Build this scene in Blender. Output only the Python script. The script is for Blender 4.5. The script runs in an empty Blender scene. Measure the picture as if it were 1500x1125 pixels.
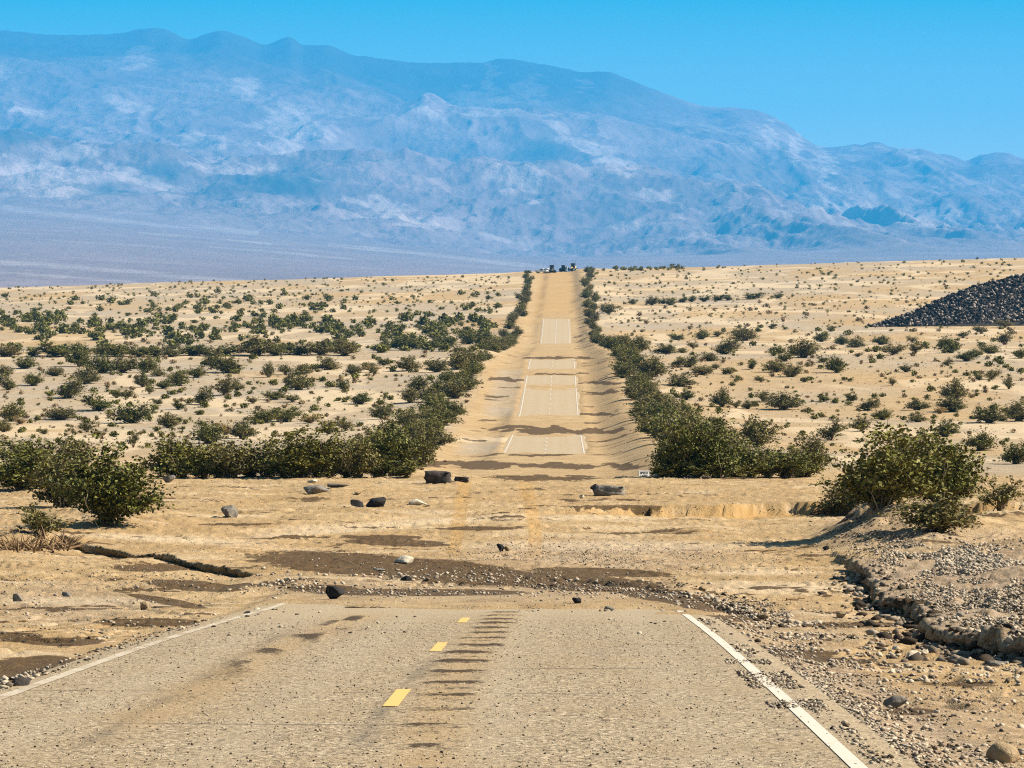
import bpy, bmesh, math, random
import numpy as np
from mathutils import Vector, Matrix
R = math.radians
F, CX, CY = 5800.0, 750.0, 562.5          # measured focal length (px of a 1500 px wide frame)
scene = bpy.context.scene
COL = scene.collection
rng = np.random.default_rng(7)
random.seed(7)

# ------------------------------------------------------------------ noise
_T = np.random.default_rng(11).random((256, 256))
def vnoise(x, y):
    x = np.asarray(x, float); y = np.asarray(y, float)
    xi = np.floor(x).astype(int); yi = np.floor(y).astype(int)
    fx = x - xi; fy = y - yi
    fx = fx*fx*fx*(fx*(fx*6-15)+10); fy = fy*fy*fy*(fy*(fy*6-15)+10)
    a = _T[xi & 255, yi & 255]; b = _T[(xi+1) & 255, yi & 255]
    c = _T[xi & 255, (yi+1) & 255]; d = _T[(xi+1) & 255, (yi+1) & 255]
    return (a*(1-fx)+b*fx)*(1-fy)+(c*(1-fx)+d*fx)*fy
def fbm(x, y, o=4, g=.5):
    s = 0; a = 1; t = 0
    for k in range(o):
        s = s + a*(vnoise(x+17.3*k, y+9.1*k)*2-1); t += a; a *= g
        x, y = (x*1.62-y*1.18), (x*1.18+y*1.62)
    return s/t
def ridged(x, y, o=4, g=.5):
    s = 0; a = 1; t = 0
    for k in range(o):
        s = s + a*(1-np.abs(vnoise(x+5.3*k, y+3.7*k)*2-1)*1.6); t += a; a *= g
        x, y = (x*1.62-y*1.18), (x*1.18+y*1.62)
    return s/t
def sm(a, b, v):
    t = np.clip((v-a)/(b-a), 0, 1); return t*t*(3-2*t)
def pchip(xs, ys):
    xs = np.array(xs, float); ys = np.array(ys, float)
    h = np.diff(xs); dl = np.diff(ys)/h
    m = np.zeros_like(xs); m[0] = dl[0]; m[-1] = dl[-1]
    for i in range(1, len(xs)-1):
        if dl[i-1]*dl[i] > 0:
            w1 = 2*h[i]+h[i-1]; w2 = h[i]+2*h[i-1]
            m[i] = (w1+w2)/(w1/dl[i-1]+w2/dl[i])
    def f(x):
        x = np.clip(np.asarray(x, float), xs[0], xs[-1])
        i = np.clip(np.searchsorted(xs, x)-1, 0, len(xs)-2)
        t = (x-xs[i])/h[i]
        return ((2*t**3-3*t*t+1)*ys[i]+(t**3-2*t*t+t)*h[i]*m[i]+(-2*t**3+3*t*t)*ys[i+1]+(t**3-t*t)*h[i]*m[i+1])
    return f

# ------------------------------------------------------------------ terrain
P = pchip([-80, 0, 26.9, 34.3, 50.8, 61.9, 70.8, 78, 92, 109, 124, 139, 150, 160, 168, 200, 250, 300, 347, 410, 440, 475, 560, 655,
           750, 850, 967, 1128, 1300, 1500, 1690, 1730, 1800, 2200, 3000, 4600],
          [.3, -1.9, -2.59, -2.79, -3.27, -3.65, -3.96, -4.14, -4.29, -4.44, -4.02, -3.66, -3.57, -3.76, -4.25, -6.0, -6.35, -6.42, -6.13, -5.3, -4.7, -3.9, .0, 4.2,
           5.6, 7.2, 9.6, 18.6, 27.2, 37.3, 46.8, 48.4, 49.0, 45, 28, -4])
TILT = pchip([-80, 450, 700, 1000, 1600, 2200, 4600], [0, 0, .006, .012, .029, .029, .015])
def XC(d): return .0125*np.asarray(d, float)-1.5
def base_d(py):                                # distance at which the road centre shows on this row
    ds = np.concatenate([np.arange(22, 300, .1), np.arange(300, 1720, 1.)])
    s = (CY-py)/F
    k = np.argmax(s*ds < P(ds)+TILT(ds)*XC(ds))
    return ds[k]
def pw(px, py):
    d = base_d(py); return ((px-CX)/F*d, d)
def ledge(pts):                                # pixel outline of a bank -> (x, d, height)
    q = np.array([(*pw(a, b), h) for a, b, h in pts]); return q[np.argsort(q[:, 0])]
LEDGES = [   # outline, run-out length in front
    (ledge([(60, 790, .0), (100, 793, .30), (150, 799, .30), (200, 808, .22), (215, 810, .10), (250, 814, .24), (300, 822, .24), (340, 830, .25), (362, 834, .2), (380, 836, 0)]), 5.0, .05),
    (ledge([(760, 750, .0), (790, 748, .10), (850, 745, .16), (920, 742, .28), (1000, 741, .30), (1060, 740, .40), (1120, 737, .42), (1190, 737, .38), (1300, 738, .38), (1500, 742, .4), (1700, 742, .4)]), 14.0, .20),
    (ledge([(470, 838, .0), (500, 842, .05), (560, 845, .08), (600, 848, .05), (650, 850, .10), (720, 854, .08), (780, 856, .05), (800, 857, 0)]), 2.0, .1),
    (ledge([(820, 845, .0), (830, 847, .08), (880, 852, .12), (930, 858, .08), (1000, 865, .14), (1050, 872, .14), (1080, 878, .14), (1110, 886, .16), (1140, 897, .14), (1170, 905, .08), (1200, 910, 0)]), 2.5, .15),
    (ledge([(380, 756, 0), (430, 745, .07), (520, 742, .06), (600, 738, .05), (700, 732, .07), (800, 726, .05), (860, 722, 0)]), 4.0, .2),
    (ledge([(1050, 806, 0), (1100, 808, .04), (1180, 810, .05), (1240, 811, 0)]), 2.0, .1),
    (ledge([(400, 770, 0), (480, 768, .05), (600, 764, .06), (720, 758, .05), (800, 752, 0)]), 3.0, .2),
    (ledge([(0, 838, 0), (40, 840, .05), (120, 838, .05), (200, 846, .05), (260, 850, 0)]), 1.5, .1),
    (ledge([(130, 862, 0), (170, 866, .05), (230, 878, .06), (280, 888, .05), (310, 893, 0)]), 1.5, .1),
    (ledge([(0, 912, 0), (40, 916, .05), (110, 914, .06), (190, 905, .05), (260, 906, .05), (300, 903, 0)]), 1.5, .1),
    (ledge([(1180, 925, 0), (1230, 932, .05), (1300, 930, .06), (1370, 934, .04), (1400, 936, 0)]), 1.2, .1),
    (ledge([(1250, 985, 0), (1320, 992, .05), (1400, 998, .05), (1500, 1000, .05), (1600, 1004, 0)]), 1.2, .1),
]
XEDGE = pchip([44, 47.5, 50, 52, 56, 62, 66, 70, 75, 80, 90, 100, 110], [9.5, 7.4, 6.35, 6.05, 6.12, 6.75, 7.0, 7.25, 7.2, 7.5, 7.9, 8.3, 9.0])
MOUNDS = [(1295, 782, 60, 4.0, 1.15), (1250, 798, 40, 2.5, .25), (1360, 800, 80, 3.5, .5), (150, 765, 110, 4.5, .4), (30, 795, 90, 3.0, .35), (1400, 770, 90, 4, .5),
          (660, 704, 40, 4, .22), (500, 716, 60, 3, .08), (1285, 842, 40, 2.5, .1), (1480, 750, 50, 4, .4), (818, 457, 40, 9, .6), (800, 517, 40, 8, .3)]
MND = [(*pw(a, b), c/F*pw(a, b)[1], e, h) for a, b, c, e, h in MOUNDS]
BANDS = [(590, 602, .8), (551, 556, .5)]
def mud_cover(x, d):                           # how far the washed-in mud stands above (+) or below (-) the asphalt
    u = x-XC(d)
    n = fbm(x/1.3+40, d/2.6, 3)
    far = fbm(x/3.5+9, d/9., 3)
    e = 1-sm(-3.5, 4.5, d-(69-.9*u)+n*3.0)
    def win(a, b, l, r, w=5.):
        return sm(-w, w, d-a+far*9)*(1-sm(-w, w, d-b+far*10))*sm(-.5, .5, u-l+far*.6)*(1-sm(-.5, .5, u-r+far*.6))
    A = win(349, 408, -4.0, 4.0); B = win(478, 650, -4.0, 4.0, 6)
    for a, b, k in BANDS: B = B*(1-k*sm(a-9, a, d+far*6)*(1-sm(b, b+9, d+far*6)))
    C = win(972, 1120, -6.5, 6.0, 8)
    e = np.clip(e+A+B+C, 0, 1)
    return .075*(1-e)-.05*e+np.where(d < 200, n*.022, far*.03), e
def H(x, d, detail=True):
    x = np.asarray(x, float); d = np.asarray(d, float)
    u = x-XC(d); au = np.abs(u)
    road = P(d)+TILT(d)*XC(d)
    z = P(d)+TILT(d)*x
    # near shoulders fall away, farther on the corridor lies between a berm and a low bank
    near = 1-sm(70, 95, d)
    z = z-near*(.20*sm(3.85, 4.7, au)+.10*sm(5, 9, au))
    fr = sm(185, 250, d)
    z = z+fr*(1.0*sm(5.2, 9.5, u)*(1-.6*sm(13, 26, u))-.12*sm(3.9, 6.5, -u)+.55*sm(6.0, 11.5, -u)*(1-.5*sm(14, 26, -u)))
    z = z+.75*np.exp(-((d-688-.05*x)/13)**2)*sm(7, 14, -u)
    z = z+.6*np.exp(-((d-1010+.1*x)/22)**2)*sm(40, 60, u)
    for q, run, wob in LEDGES:
        e = np.interp(x, q[:, 0], q[:, 1])+wob*2*fbm(x*1.1, x*0+3, 5, .62)
        h = np.interp(x, q[:, 0], q[:, 2], 0, 0)*(1+.22*fbm(x*.8+5, x*0, 3))
        s = e-d; wd = np.sqrt(1+np.interp(x, .5*(q[1:, 0]+q[:-1, 0]), np.abs(np.diff(q[:, 1])/np.maximum(np.diff(q[:, 0]), .02)))**2)
        z = z-h*sm(-.03*wd, .10*wd, s)*np.exp(-np.maximum(s, 0)/run)
    # cobble bank on the right with an undercut edge
    xe = XEDGE(d)+.35*fbm(d*.7, d*0+8, 4)+.16*fbm(d*3.1, d*0+2, 2)
    z = z+(.31*sm(-.03, .14, x-xe)*(1+.5*fbm(d*1.7, d*0+1, 3))+.40*sm(.3, 5, x-xe))*sm(44, 48, d)*(1-sm(92, 108, d))
    for mx, md, rx, rd, h in MND:
        w = np.exp(-((x-mx)/rx)**2-((d-md)/rd)**2)
        z = z+h*w*(1+.35*fbm(x*1.3, d*1.3, 3))
    if detail:
        away = sm(4.0, 6.0, au)
        z = z+away*fr*(.32*fbm(x/26., d/34., 3)+.10*fbm(x/5., d/7., 3))
        wash = sm(74, 84, d)*(1-sm(165, 185, d))
        z = z+np.maximum(wash, away*near)*(.050*fbm(x/2.6, d/3.4, 4)+.03*sm(0, .3, fbm(x/3.1+70, d/1.1, 3)))
        tn = fbm(x/2.6+13, d/3.6+5, 4)*6.5; tf = tn-np.floor(tn)
        z = z+np.maximum(wash, away*near)*.075*(np.floor(tn)+sm(.80, 1., tf)-tn*.8)
        z = z+away*(.012*fbm(x*2.2, d*1.6, 3))*(1-sm(150, 300, d))
        z = z+sm(44, 50, d)*(1-sm(95, 108, d))*sm(0, .6, x-xe)*.10*fbm(x*1.1, d*1.1, 4)
    m, e = mud_cover(x, d)
    inr = 1-sm(3.75, 4.35, au)
    inr = np.where(d > 300, 1-sm(3.9, 5.2, au), inr)
    inr = inr*np.where((d > 78) & (d < 180), 0.0, 1.0) if False else inr
    zr = road+m
    # in the wash (78..190 m) the road is gone altogether
    gone = sm(74, 82, d)*(1-sm(300, 335, d))
    inr = inr*(1-gone); zr = road+m
    return z*(1-inr)+zr*inr

def obj(name, verts, faces, mat=None, parent=None, smooth=False):
    me = bpy.data.meshes.new(name)
    verts = np.asarray(verts, np.float32); me.vertices.add(len(verts)); me.vertices.foreach_set('co', verts.ravel())
    if isinstance(faces, np.ndarray):
        n, k = faces.shape
        me.loops.add(n*k); me.loops.foreach_set('vertex_index', faces.astype(np.int32).ravel())
        me.polygons.add(n); me.polygons.foreach_set('loop_start', np.arange(0, n*k, k, dtype=np.int32))
    else:
        ln = np.array([len(f) for f in faces], np.int32)
        me.loops.add(int(ln.sum())); me.loops.foreach_set('vertex_index', np.array([i for f in faces for i in f], np.int32))
        me.polygons.add(len(faces)); me.polygons.foreach_set('loop_start', np.concatenate([[0], np.cumsum(ln)[:-1]]).astype(np.int32))
    me.update(calc_edges=True); me.validate()
    if smooth: me.polygons.foreach_set('use_smooth', np.ones(len(me.polygons), bool))
    if mat: me.materials.append(mat)
    o = bpy.data.objects.new(name, me); COL.objects.link(o)
    if parent: o.parent = parent
    return o
def attr(o, name, vals):
    a = o.data.attributes.new(name, 'FLOAT', 'POINT'); a.data.foreach_set('value', np.asarray(vals, np.float32).ravel())
def grid_faces(nr, nc):
    i = np.arange((nr-1)*(nc-1)); r = i//(nc-1); c = i % (nc-1); a = r*nc+c
    return np.stack([a, a+1, a+nc+1, a+nc], 1)
def tag(o, label=None, cat=None, group=None, kind=None):
    if label: o['label'] = label
    if cat: o['category'] = cat
    if group: o['group'] = group
    if kind: o['kind'] = kind
    return o
def empty(name, loc, label, cat, group=None, rz=0):
    o = bpy.data.objects.new(name, None); o.empty_display_size = .3; COL.objects.link(o)
    o.location = loc; o.rotation_euler = (0, 0, rz)
    return tag(o, label, cat, group)

# ------------------------------------------------------------------ materials
class NT:
    def __init__(s, name):
        s.m = bpy.data.materials.new(name); s.m.use_nodes = True; s.t = s.m.node_tree; s.t.nodes.clear()
        s.out = s.n('ShaderNodeOutputMaterial'); s.p = s.n('ShaderNodeBsdfPrincipled')
        s.l(s.p.outputs[0], s.out.inputs[0]); s.p.inputs['Roughness'].default_value = .9
        s.p.inputs['Specular IOR Level'].default_value = .15
        s.co = s.n('ShaderNodeTexCoord').outputs['Object']
    def n(s, t, **k):
        q = s.t.nodes.new(t)
        for a, b in k.items(): setattr(q, a, b)
        return q
    def l(s, a, b): s.t.links.new(a, b)
    def noise(s, scale, detail=3, rough=.55, vec=None, dist=0):
        q = s.n('ShaderNodeTexNoise'); q.inputs['Scale'].default_value = scale; q.inputs['Detail'].default_value = detail
        q.inputs['Roughness'].default_value = rough; q.inputs['Distortion'].default_value = dist
        s.l(vec or s.co, q.inputs['Vector']); return q.outputs['Fac']
    def voro(s, scale, out='Distance', vec=None):
        q = s.n('ShaderNodeTexVoronoi'); q.inputs['Scale'].default_value = scale; s.l(vec or s.co, q.inputs['Vector']); return q.outputs[out]
    def vscale(s, v):
        q = s.n('ShaderNodeMapping'); q.inputs['Scale'].default_value = v; s.l(s.co, q.inputs['Vector']); return q.outputs[0]
    def ramp(s, f, a, b):
        q = s.n('ShaderNodeMapRange', interpolation_type='SMOOTHSTEP'); q.inputs[1].default_value = a; q.inputs[2].default_value = b
        s.l(f, q.inputs[0]); return q.outputs[0]
    def math(s, op, a, b=0.):
        q = s.n('ShaderNodeMath', operation=op)
        for i, v in ((0, a), (1, b)):
            if isinstance(v, (int, float)): q.inputs[i].default_value = v
            else: s.l(v, q.inputs[i])
        return q.outputs[0]
    def mix(s, f, a, b, mode='MIX'):
        q = s.n('ShaderNodeMix', data_type='RGBA', blend_type=mode)
        for i, v in ((0, f), (6, a), (7, b)):
            if isinstance(v, (int, float)): q.inputs[i].default_value = v
            elif isinstance(v, tuple): q.inputs[i].default_value = (*v, 1)
            else: s.l(v, q.inputs[i])
        return q.outputs[2]
    def attr(s, name): return s.n('ShaderNodeAttribute', attribute_name=name).outputs['Fac']
    def rand(s): return s.n('ShaderNodeObjectInfo').outputs['Random']
    def col(s, c): s.l(c, s.p.inputs['Base Color']); return s
    def bump(s, h, dist, strength=1.):
        q = s.n('ShaderNodeBump'); q.inputs['Distance'].default_value = dist; q.inputs['Strength'].default_value = strength
        s.l(h, q.inputs['Height'])
        if s.p.inputs['Normal'].is_linked: s.l(s.p.inputs['Normal'].links[0].from_socket, q.inputs['Normal'])
        s.l(q.outputs[0], s.p.inputs['Normal']); return s
def plain(name, c, rough=.6, metal=0, var=.25, scale=8.):
    t = NT(name); d = tuple(v*(1-var) for v in c)
    t.col(t.mix(t.noise(scale, 4), d, c)); t.p.inputs['Roughness'].default_value = rough; t.p.inputs['Metallic'].default_value = metal
    return t.m

def m_sand():
    t = NT('sand')
    big = t.noise(.035, 4); mid = t.noise(.55, 5, .6); fine = t.noise(6, 4, .7)
    c = t.mix(t.ramp(mid, .36, .66), (.295, .192, .085), (.385, .268, .135))
    c = t.mix(t.math('MULTIPLY', t.ramp(big, .42, .62), .55), c, (.31, .195, .085))
    # gravelly desert pavement of the plains
    g = t.mix(t.ramp(t.noise(.9, 5, .65), .35, .68), (.255, .186, .108), (.365, .277, .172))
    g = t.mix(t.math('MULTIPLY', t.ramp(t.noise(.05, 3), .45, .62), .6), g, (.30, .245, .18))
    c = t.mix(t.attr('stony'), c, g)
    c = t.mix(t.attr('pale'), c, (.47, .355, .215))
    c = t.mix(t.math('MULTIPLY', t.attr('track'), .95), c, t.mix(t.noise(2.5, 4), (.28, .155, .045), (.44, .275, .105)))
    # cobbles
    gv = t.attr('cobble')
    vc = t.voro(11, 'Color'); cc = t.mix(t.ramp(vc, .2, .9), (.10, .07, .05), (.42, .34, .26))
    c = t.mix(t.math('MULTIPLY', gv, .62), c, t.mix(.45, cc, (.25, .18, .12)))
    edge = t.math('ADD', t.attr('wet'), t.math('ADD', t.math('MULTIPLY', t.math('SUBTRACT', t.noise(1.1, 6, .68), .5), 1.2), t.math('MULTIPLY', t.math('SUBTRACT', t.noise(.28, 3), .5), .7)))
    wet = t.ramp(edge, .42, .55)
    c = t.mix(t.math('MULTIPLY', wet, .92), c, t.mix(fine, (.050, .026, .008), (.085, .048, .017)))
    c = t.mix(t.math('MULTIPLY', t.ramp(fine, .30, .72), .42), t.mix(.30, c, (.10, .065, .03)), c) if False else c
    c = t.mix(t.math('MULTIPLY', t.ramp(t.noise(7, 3, .75), .60, .70), .55), c, (.09, .058, .03))
    c = t.mix(t.math('MULTIPLY', t.ramp(t.noise(13, 2, .7), .64, .72), .45), c, (.50, .41, .28))
    t.col(c)
    t.bump(t.noise(.8, 7, .7), .15, .8); t.bump(t.noise(8, 5, .8), .06, 1.)
    return t.m
def m_road():
    t = NT('asphalt')
    v = t.voro(42, 'Color'); n = t.noise(60, 2, .6)
    c = t.mix(t.ramp(t.noise(20, 4, .8), .40, .60), (.15, .108, .060), (.43, .322, .192))
    c = t.mix(t.math('MULTIPLY', t.ramp(t.noise(15, 3, .8), .565, .61), .9), c, (.62, .50, .34))
    c = t.mix(t.math('MULTIPLY', t.ramp(t.noise(14, 3, .8), .565, .61), .95), c, (.02, .013, .006))
    c = t.mix(t.math('MULTIPLY', t.ramp(t.noise(.6, 4), .44, .66), .35), c, (.28, .195, .10))
    st = t.ramp(t.noise(1, 4, .6, t.vscale((1.2, .12, 1))), .55, .75)
    c = t.mix(t.math('MULTIPLY', st, .25), c, (.16, .125, .09))
    ck = t.n('ShaderNodeTexWave'); ck.wave_type = 'BANDS'; ck.bands_direction = 'Y'; ck.inputs['Scale'].default_value = .055
    ck.inputs['Distortion'].default_value = 5.; ck.inputs['Detail'].default_value = 4; ck.inputs['Detail Scale'].default_value = .8; t.l(t.co, ck.inputs[0])
    c = t.mix(t.math('MULTIPLY', t.math('MULTIPLY', t.ramp(ck.outputs['Fac'], .9985, .9998), t.ramp(t.noise(.35, 3), .45, .55)), .8), c, (.05, .04, .03))
    c = t.mix(t.attr('dust'), c, t.mix(t.noise(3, 4), (.30, .222, .13), (.38, .29, .175)))
    c = t.mix(t.math('MULTIPLY', t.attr('scuff'), t.ramp(t.noise(10, 4, .7), .35, .6)), c, (.07, .06, .05)); c = t.mix(t.math('MULTIPLY', t.attr('path'), .35), c, (.36, .285, .185))
    c = t.mix(t.math('MULTIPLY', t.attr('stain'), .75), c, (.33, .215, .095))
    mu = t.ramp(t.math('ADD', t.attr('mud'), t.math('MULTIPLY', t.math('SUBTRACT', t.noise(13, 5, .8), .5), 2.8)), .46, .60)
    c = t.mix(t.math('MULTIPLY', mu, .9), c, (.034, .018, .006))
    t.col(c); t.p.inputs['Roughness'].default_value = .85
    t.bump(t.noise(18, 4, .8), .035, 1.); t.bump(mu, .015, .8)
    return t.m
def m_paint(name, c, wear):
    t = NT(name)
    w = t.ramp(t.math('ADD', t.noise(18, 5, .8), t.math('MULTIPLY', t.noise(.9, 3), .6)), wear-.16, wear)
    t.col(t.mix(t.math('SUBTRACT', 1., w), (.25, .185, .11), c)); t.p.inputs['Roughness'].default_value = .8; return t.m
def m_leaf(name, a, b):
    t = NT(name); v = t.attr('v')
    c = t.mix(v, a, b); c = t.mix(t.math('MULTIPLY', t.rand(), .45), c, tuple(x*y for x, y in zip(b, (1.15, .95, 1.0))))
    t.col(c); t.p.inputs['Roughness'].default_value = .6
    return t.m
def m_rock(name, a, b, sc=3.):
    t = NT(name); c = t.mix(t.ramp(t.noise(sc, 6, .7), .35, .65), a, b)
    c = t.mix(t.math('MULTIPLY', t.ramp(t.noise(sc*5, 3, .7), .58, .7), .5), c, tuple(min(1, 1.8*x) for x in b))
    t.col(c); t.bump(t.noise(sc*3, 5, .7), .05, .8); return t.m
def m_stones(name, dark, lite):
    t = NT(name); v = t.attr('v'); c = t.mix(t.ramp(v, .15, .85), dark, lite)
    c = t.mix(t.math('MULTIPLY', t.noise(30, 3), .5), c, tuple(.7*x for x in dark)); t.col(c); return t.m
SAND = m_sand(); ROAD = m_road()
WHITE = m_paint('white_paint', (.47, .41, .32), 1.08); WHITE_OLD = m_paint('dusty_white_paint', (.41, .345, .25), .90); WHITE_FAR = m_paint('faded_white_paint', (.46, .40, .32), 1.0); YELLOW = m_paint('yellow_paint', (.55, .33, .10), 1.06)
LEAF = m_leaf('creosote_leaf', (.030, .033, .004), (.165, .165, .026)); LEAF2 = m_leaf('olive_leaf', (.050, .046, .011), (.20, .18, .048))
LEAFY = m_leaf('dry_yellow_leaf', (.20, .135, .035), (.32, .235, .08))
TWIG = plain('dark_twig', (.16, .12, .075), .9); TWIGP = plain('pale_twig', (.40, .32, .21), .9); TWIGB = plain('brown_twig', (.20, .125, .06), .9)

# ------------------------------------------------------------------ ground
tin = np.linspace(-.152, .152, 528)
tout = .152*np.exp(np.linspace(math.log(1.03), math.log(5.5), 34))
TT = np.concatenate([-tout[::-1], tin, tout])
ds = [-80.]
while ds[-1] < 4600:
    d = ds[-1]
    ds.append(d+(6 if d < 8 else .8 if d < 25.5 else .10 if d < 59 else .0017*d if d < 300 else .003*d if d < 1780 else .04*d))
DD = np.array(ds); NR, NC = len(DD), len(TT)
WID = np.maximum(DD, 20)
GX = WID[:, None]*TT[None, :]; GD = np.repeat(DD[:, None], NC, 1)
GZ = H(GX, GD)
def project(x, d, z):
    dd = np.maximum(d, 1.); return CX+F*x/dd, CY-F*z/dd
ROAD_KEEP = sm(4.2, 5, np.abs(GX-XC(GD)))
q, run, wob = LEDGES[0]
e_ = np.interp(GX, q[:, 0], q[:, 1])+wob*2*fbm(GX*1.1, GX*0+3, 5, .62); h_ = np.interp(GX, q[:, 0], q[:, 2], 0, 0); s_ = e_-GD
GX = GX+np.where(s_ < .12, -.9*h_*np.clip(1+s_/2.2, 0, 1), .8*h_*np.clip(1-s_/2.2, 0, 1))*(np.abs(s_) < 2.2)
XE_ = XEDGE(GD)+.35*fbm(GD*.7, GD*0+8, 4)+.16*fbm(GD*3.1, GD*0+2, 2); s_ = GX-XE_; k_ = sm(45, 48, GD)*(1-sm(88, 100, GD))*ROAD_KEEP
GX = GX+np.where(s_ > .055, -.20*np.clip(1-s_/.6, 0, 1), .22*np.clip(1+s_/.5, 0, 1))*(np.abs(s_) < .6)*k_
PXg, PYg = project(GX, GD, GZ)
front = GD > 20
FN1 = fbm(GX/2.2+3, GD/14., 4, .6)*2; FN2 = fbm(GX/1.7+31, GD/18.+7, 4, .6)*2
def blob(cx, cy, rx, ry, ang=0, soft=.5):
    ca, sa = math.cos(R(ang)), math.sin(R(ang)); a = (PXg-cx)*ca+(PYg-cy)*sa; b = -(PXg-cx)*sa+(PYg-cy)*ca
    
    if cy < 712: a = a+.35*rx*FN1; b = b+.9*ry*FN2
    r = np.sqrt((a/rx)**2+(b/ry)**2); return (1-sm(1-soft, 1+soft, r))*front
def maxblob(L):
    o = np.zeros_like(GX)
    for q in L: o = np.maximum(o, blob(*q))
    return o
ug = GX-XC(GD)
wet = maxblob([(520, 826, 150, 17, 4), (660, 838, 150, 17, 5), (820, 852, 160, 13, 4), (1000, 880, 120, 9, 10), (585, 795, 80, 5, 2), (880, 838, 110, 6, 2), (950, 868, 110, 8, 8), (760, 850, 120, 7, 2), (30, 985, 120, 22, -4), (90, 940, 60, 6), (20, 932, 40, 6),
               (215, 912, 80, 6), (285, 858, 70, 7, 4), (220, 832, 60, 5), (250, 882, 60, 5, 10), (1180, 958, 50, 7), (1060, 906, 80, 5), (1250, 915, 70, 4), (1330, 1042, 40, 5), (610, 868, 160, 5), (470, 862, 50, 6),
               (800, 683, 150, 4), (665, 680, 70, 4), (830, 631, 90, 3.5), (770, 627, 60, 3), (742, 556, 30, 2.5), (880, 575, 30, 2), (800, 700, 90, 3.5), (790, 666, 60, 1.5), (700, 774, 60, 3), (560, 787, 60, 3),
               (880, 562, 30, 2), (866, 606, 30, 3), (812, 548, 50, 1.2), (810, 524, 60, 1.5), (1330, 880, 40, 4), (1420, 1002, 70, 4), (350, 768, 60, 2), (900, 742, 80, 2)])
flow = np.clip(sm(4.0, 4.6, np.abs(ug))*(1-sm(80, 90, GD))*sm(40, 48, GD)*(GX < XEDGE(GD)-.1)+sm(78, 84, GD)*(1-sm(170, 180, GD))*.8, 0, 1)
st_ = fbm(GX/2.6+2.5*fbm(GX/6, GD/6, 2), GD/.95, 4, .55)
wet = np.maximum(wet, flow*sm(.20, .36, st_)*.62)
cor = sm(300, 330, GD)*(1-sm(1000, 1100, GD))*(1-sm(8, 10, np.abs(ug)))
wet = np.maximum(wet, cor*sm(.16, .34, fbm(GX/5.+1.5*fbm(GX/5, GD/40, 2), GD/9., 4, .6))*.55*sm(3.6, 4.3, np.abs(ug)))
pale = maxblob([(600, 766, 220, 4, -3), (480, 778, 120, 4, -4), (1150, 862, 110, 9), (1010, 752, 240, 6, -2), (120, 880, 120, 6), (250, 790, 140, 5, 3), (1420, 740, 120, 5), (880, 800, 200, 8), (700, 645, 60, 3), (1120, 838, 80, 4)])*.75
def polytrack(pts, w):
    p = np.array(pts, float); o = np.interp(PYg, p[:, 1], p[:, 0], -9e3, -9e3); return (1-sm(.6*w, w, np.abs(PXg-o)))*front*(PYg > p[0, 1])*(PYg < p[-1, 1])
track = np.maximum(polytrack([(680, 706), (676, 740), (671, 770), (664, 812)], 12), polytrack([(769, 706), (776, 735), (782, 760), (785, 815)], 13))
track = track*(.55+.45*(np.sin(GD*7) > 0))
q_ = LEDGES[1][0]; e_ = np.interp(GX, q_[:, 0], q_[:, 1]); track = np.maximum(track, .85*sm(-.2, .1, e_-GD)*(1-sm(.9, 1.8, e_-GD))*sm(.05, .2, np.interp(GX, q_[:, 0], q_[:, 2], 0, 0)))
track = np.maximum(track, .5*sm(1125, 1180, GD)*(1-sm(5, 8, np.abs(ug+.5)))*(GD < 1760))
stony = sm(8.5, 13, np.abs(ug))*sm(215, 260, GD)*np.clip(.35+1.6*fbm(GX/30+3, GD/60, 3)+.35, 0, 1)
pale = np.maximum(pale, .6*sm(.22, .40, fbm(GX/3.+9, GD/1.2, 4))*flow)
pl_ = sm(8.5, 13, np.abs(ug))*sm(215, 260, GD)
pale = np.maximum(pale, .7*pl_*sm(.52, .70, ridged(GX/22.+.8*fbm(GX/30, GD/60, 3), GD/70., 3)))
stony = np.maximum(stony, .8*sm(3.9, 5, -ug)*(1-sm(7, 9, -ug))*np.clip(sm(345, 360, GD)*(1-sm(395, 412, GD))+sm(470, 490, GD)*(1-sm(590, 620, GD)), 0, 1))
xe = XEDGE(GD)
cobble = sm(-.5, -.2, GX-xe)*sm(46, 50, GD)*(1-sm(84, 94, GD))
cobble = np.maximum(cobble, sm(3.7, 4.0, ug)*(1-sm(4.7, 5.3, ug))*(1-sm(48, 55, GD))*.9)
cobble = np.maximum(cobble, maxblob([(700, 860, 330, 22), (1150, 925, 140, 30), (880, 815, 200, 25), (80, 995, 90, 18, -20), (1310, 770, 100, 40), (1400, 1070, 130, 60), (1430, 800, 120, 25), (100, 885, 120, 30)])*.55)
ground = obj('ground', np.stack([GX, GD, GZ], 2).reshape(-1, 3), grid_faces(NR, NC), SAND, smooth=True)
tag(ground, kind='structure')
for nm, a in (('wet', wet), ('pale', pale), ('track', track), ('stony', stony), ('cobble', cobble)): attr(ground, nm, a)

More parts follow.
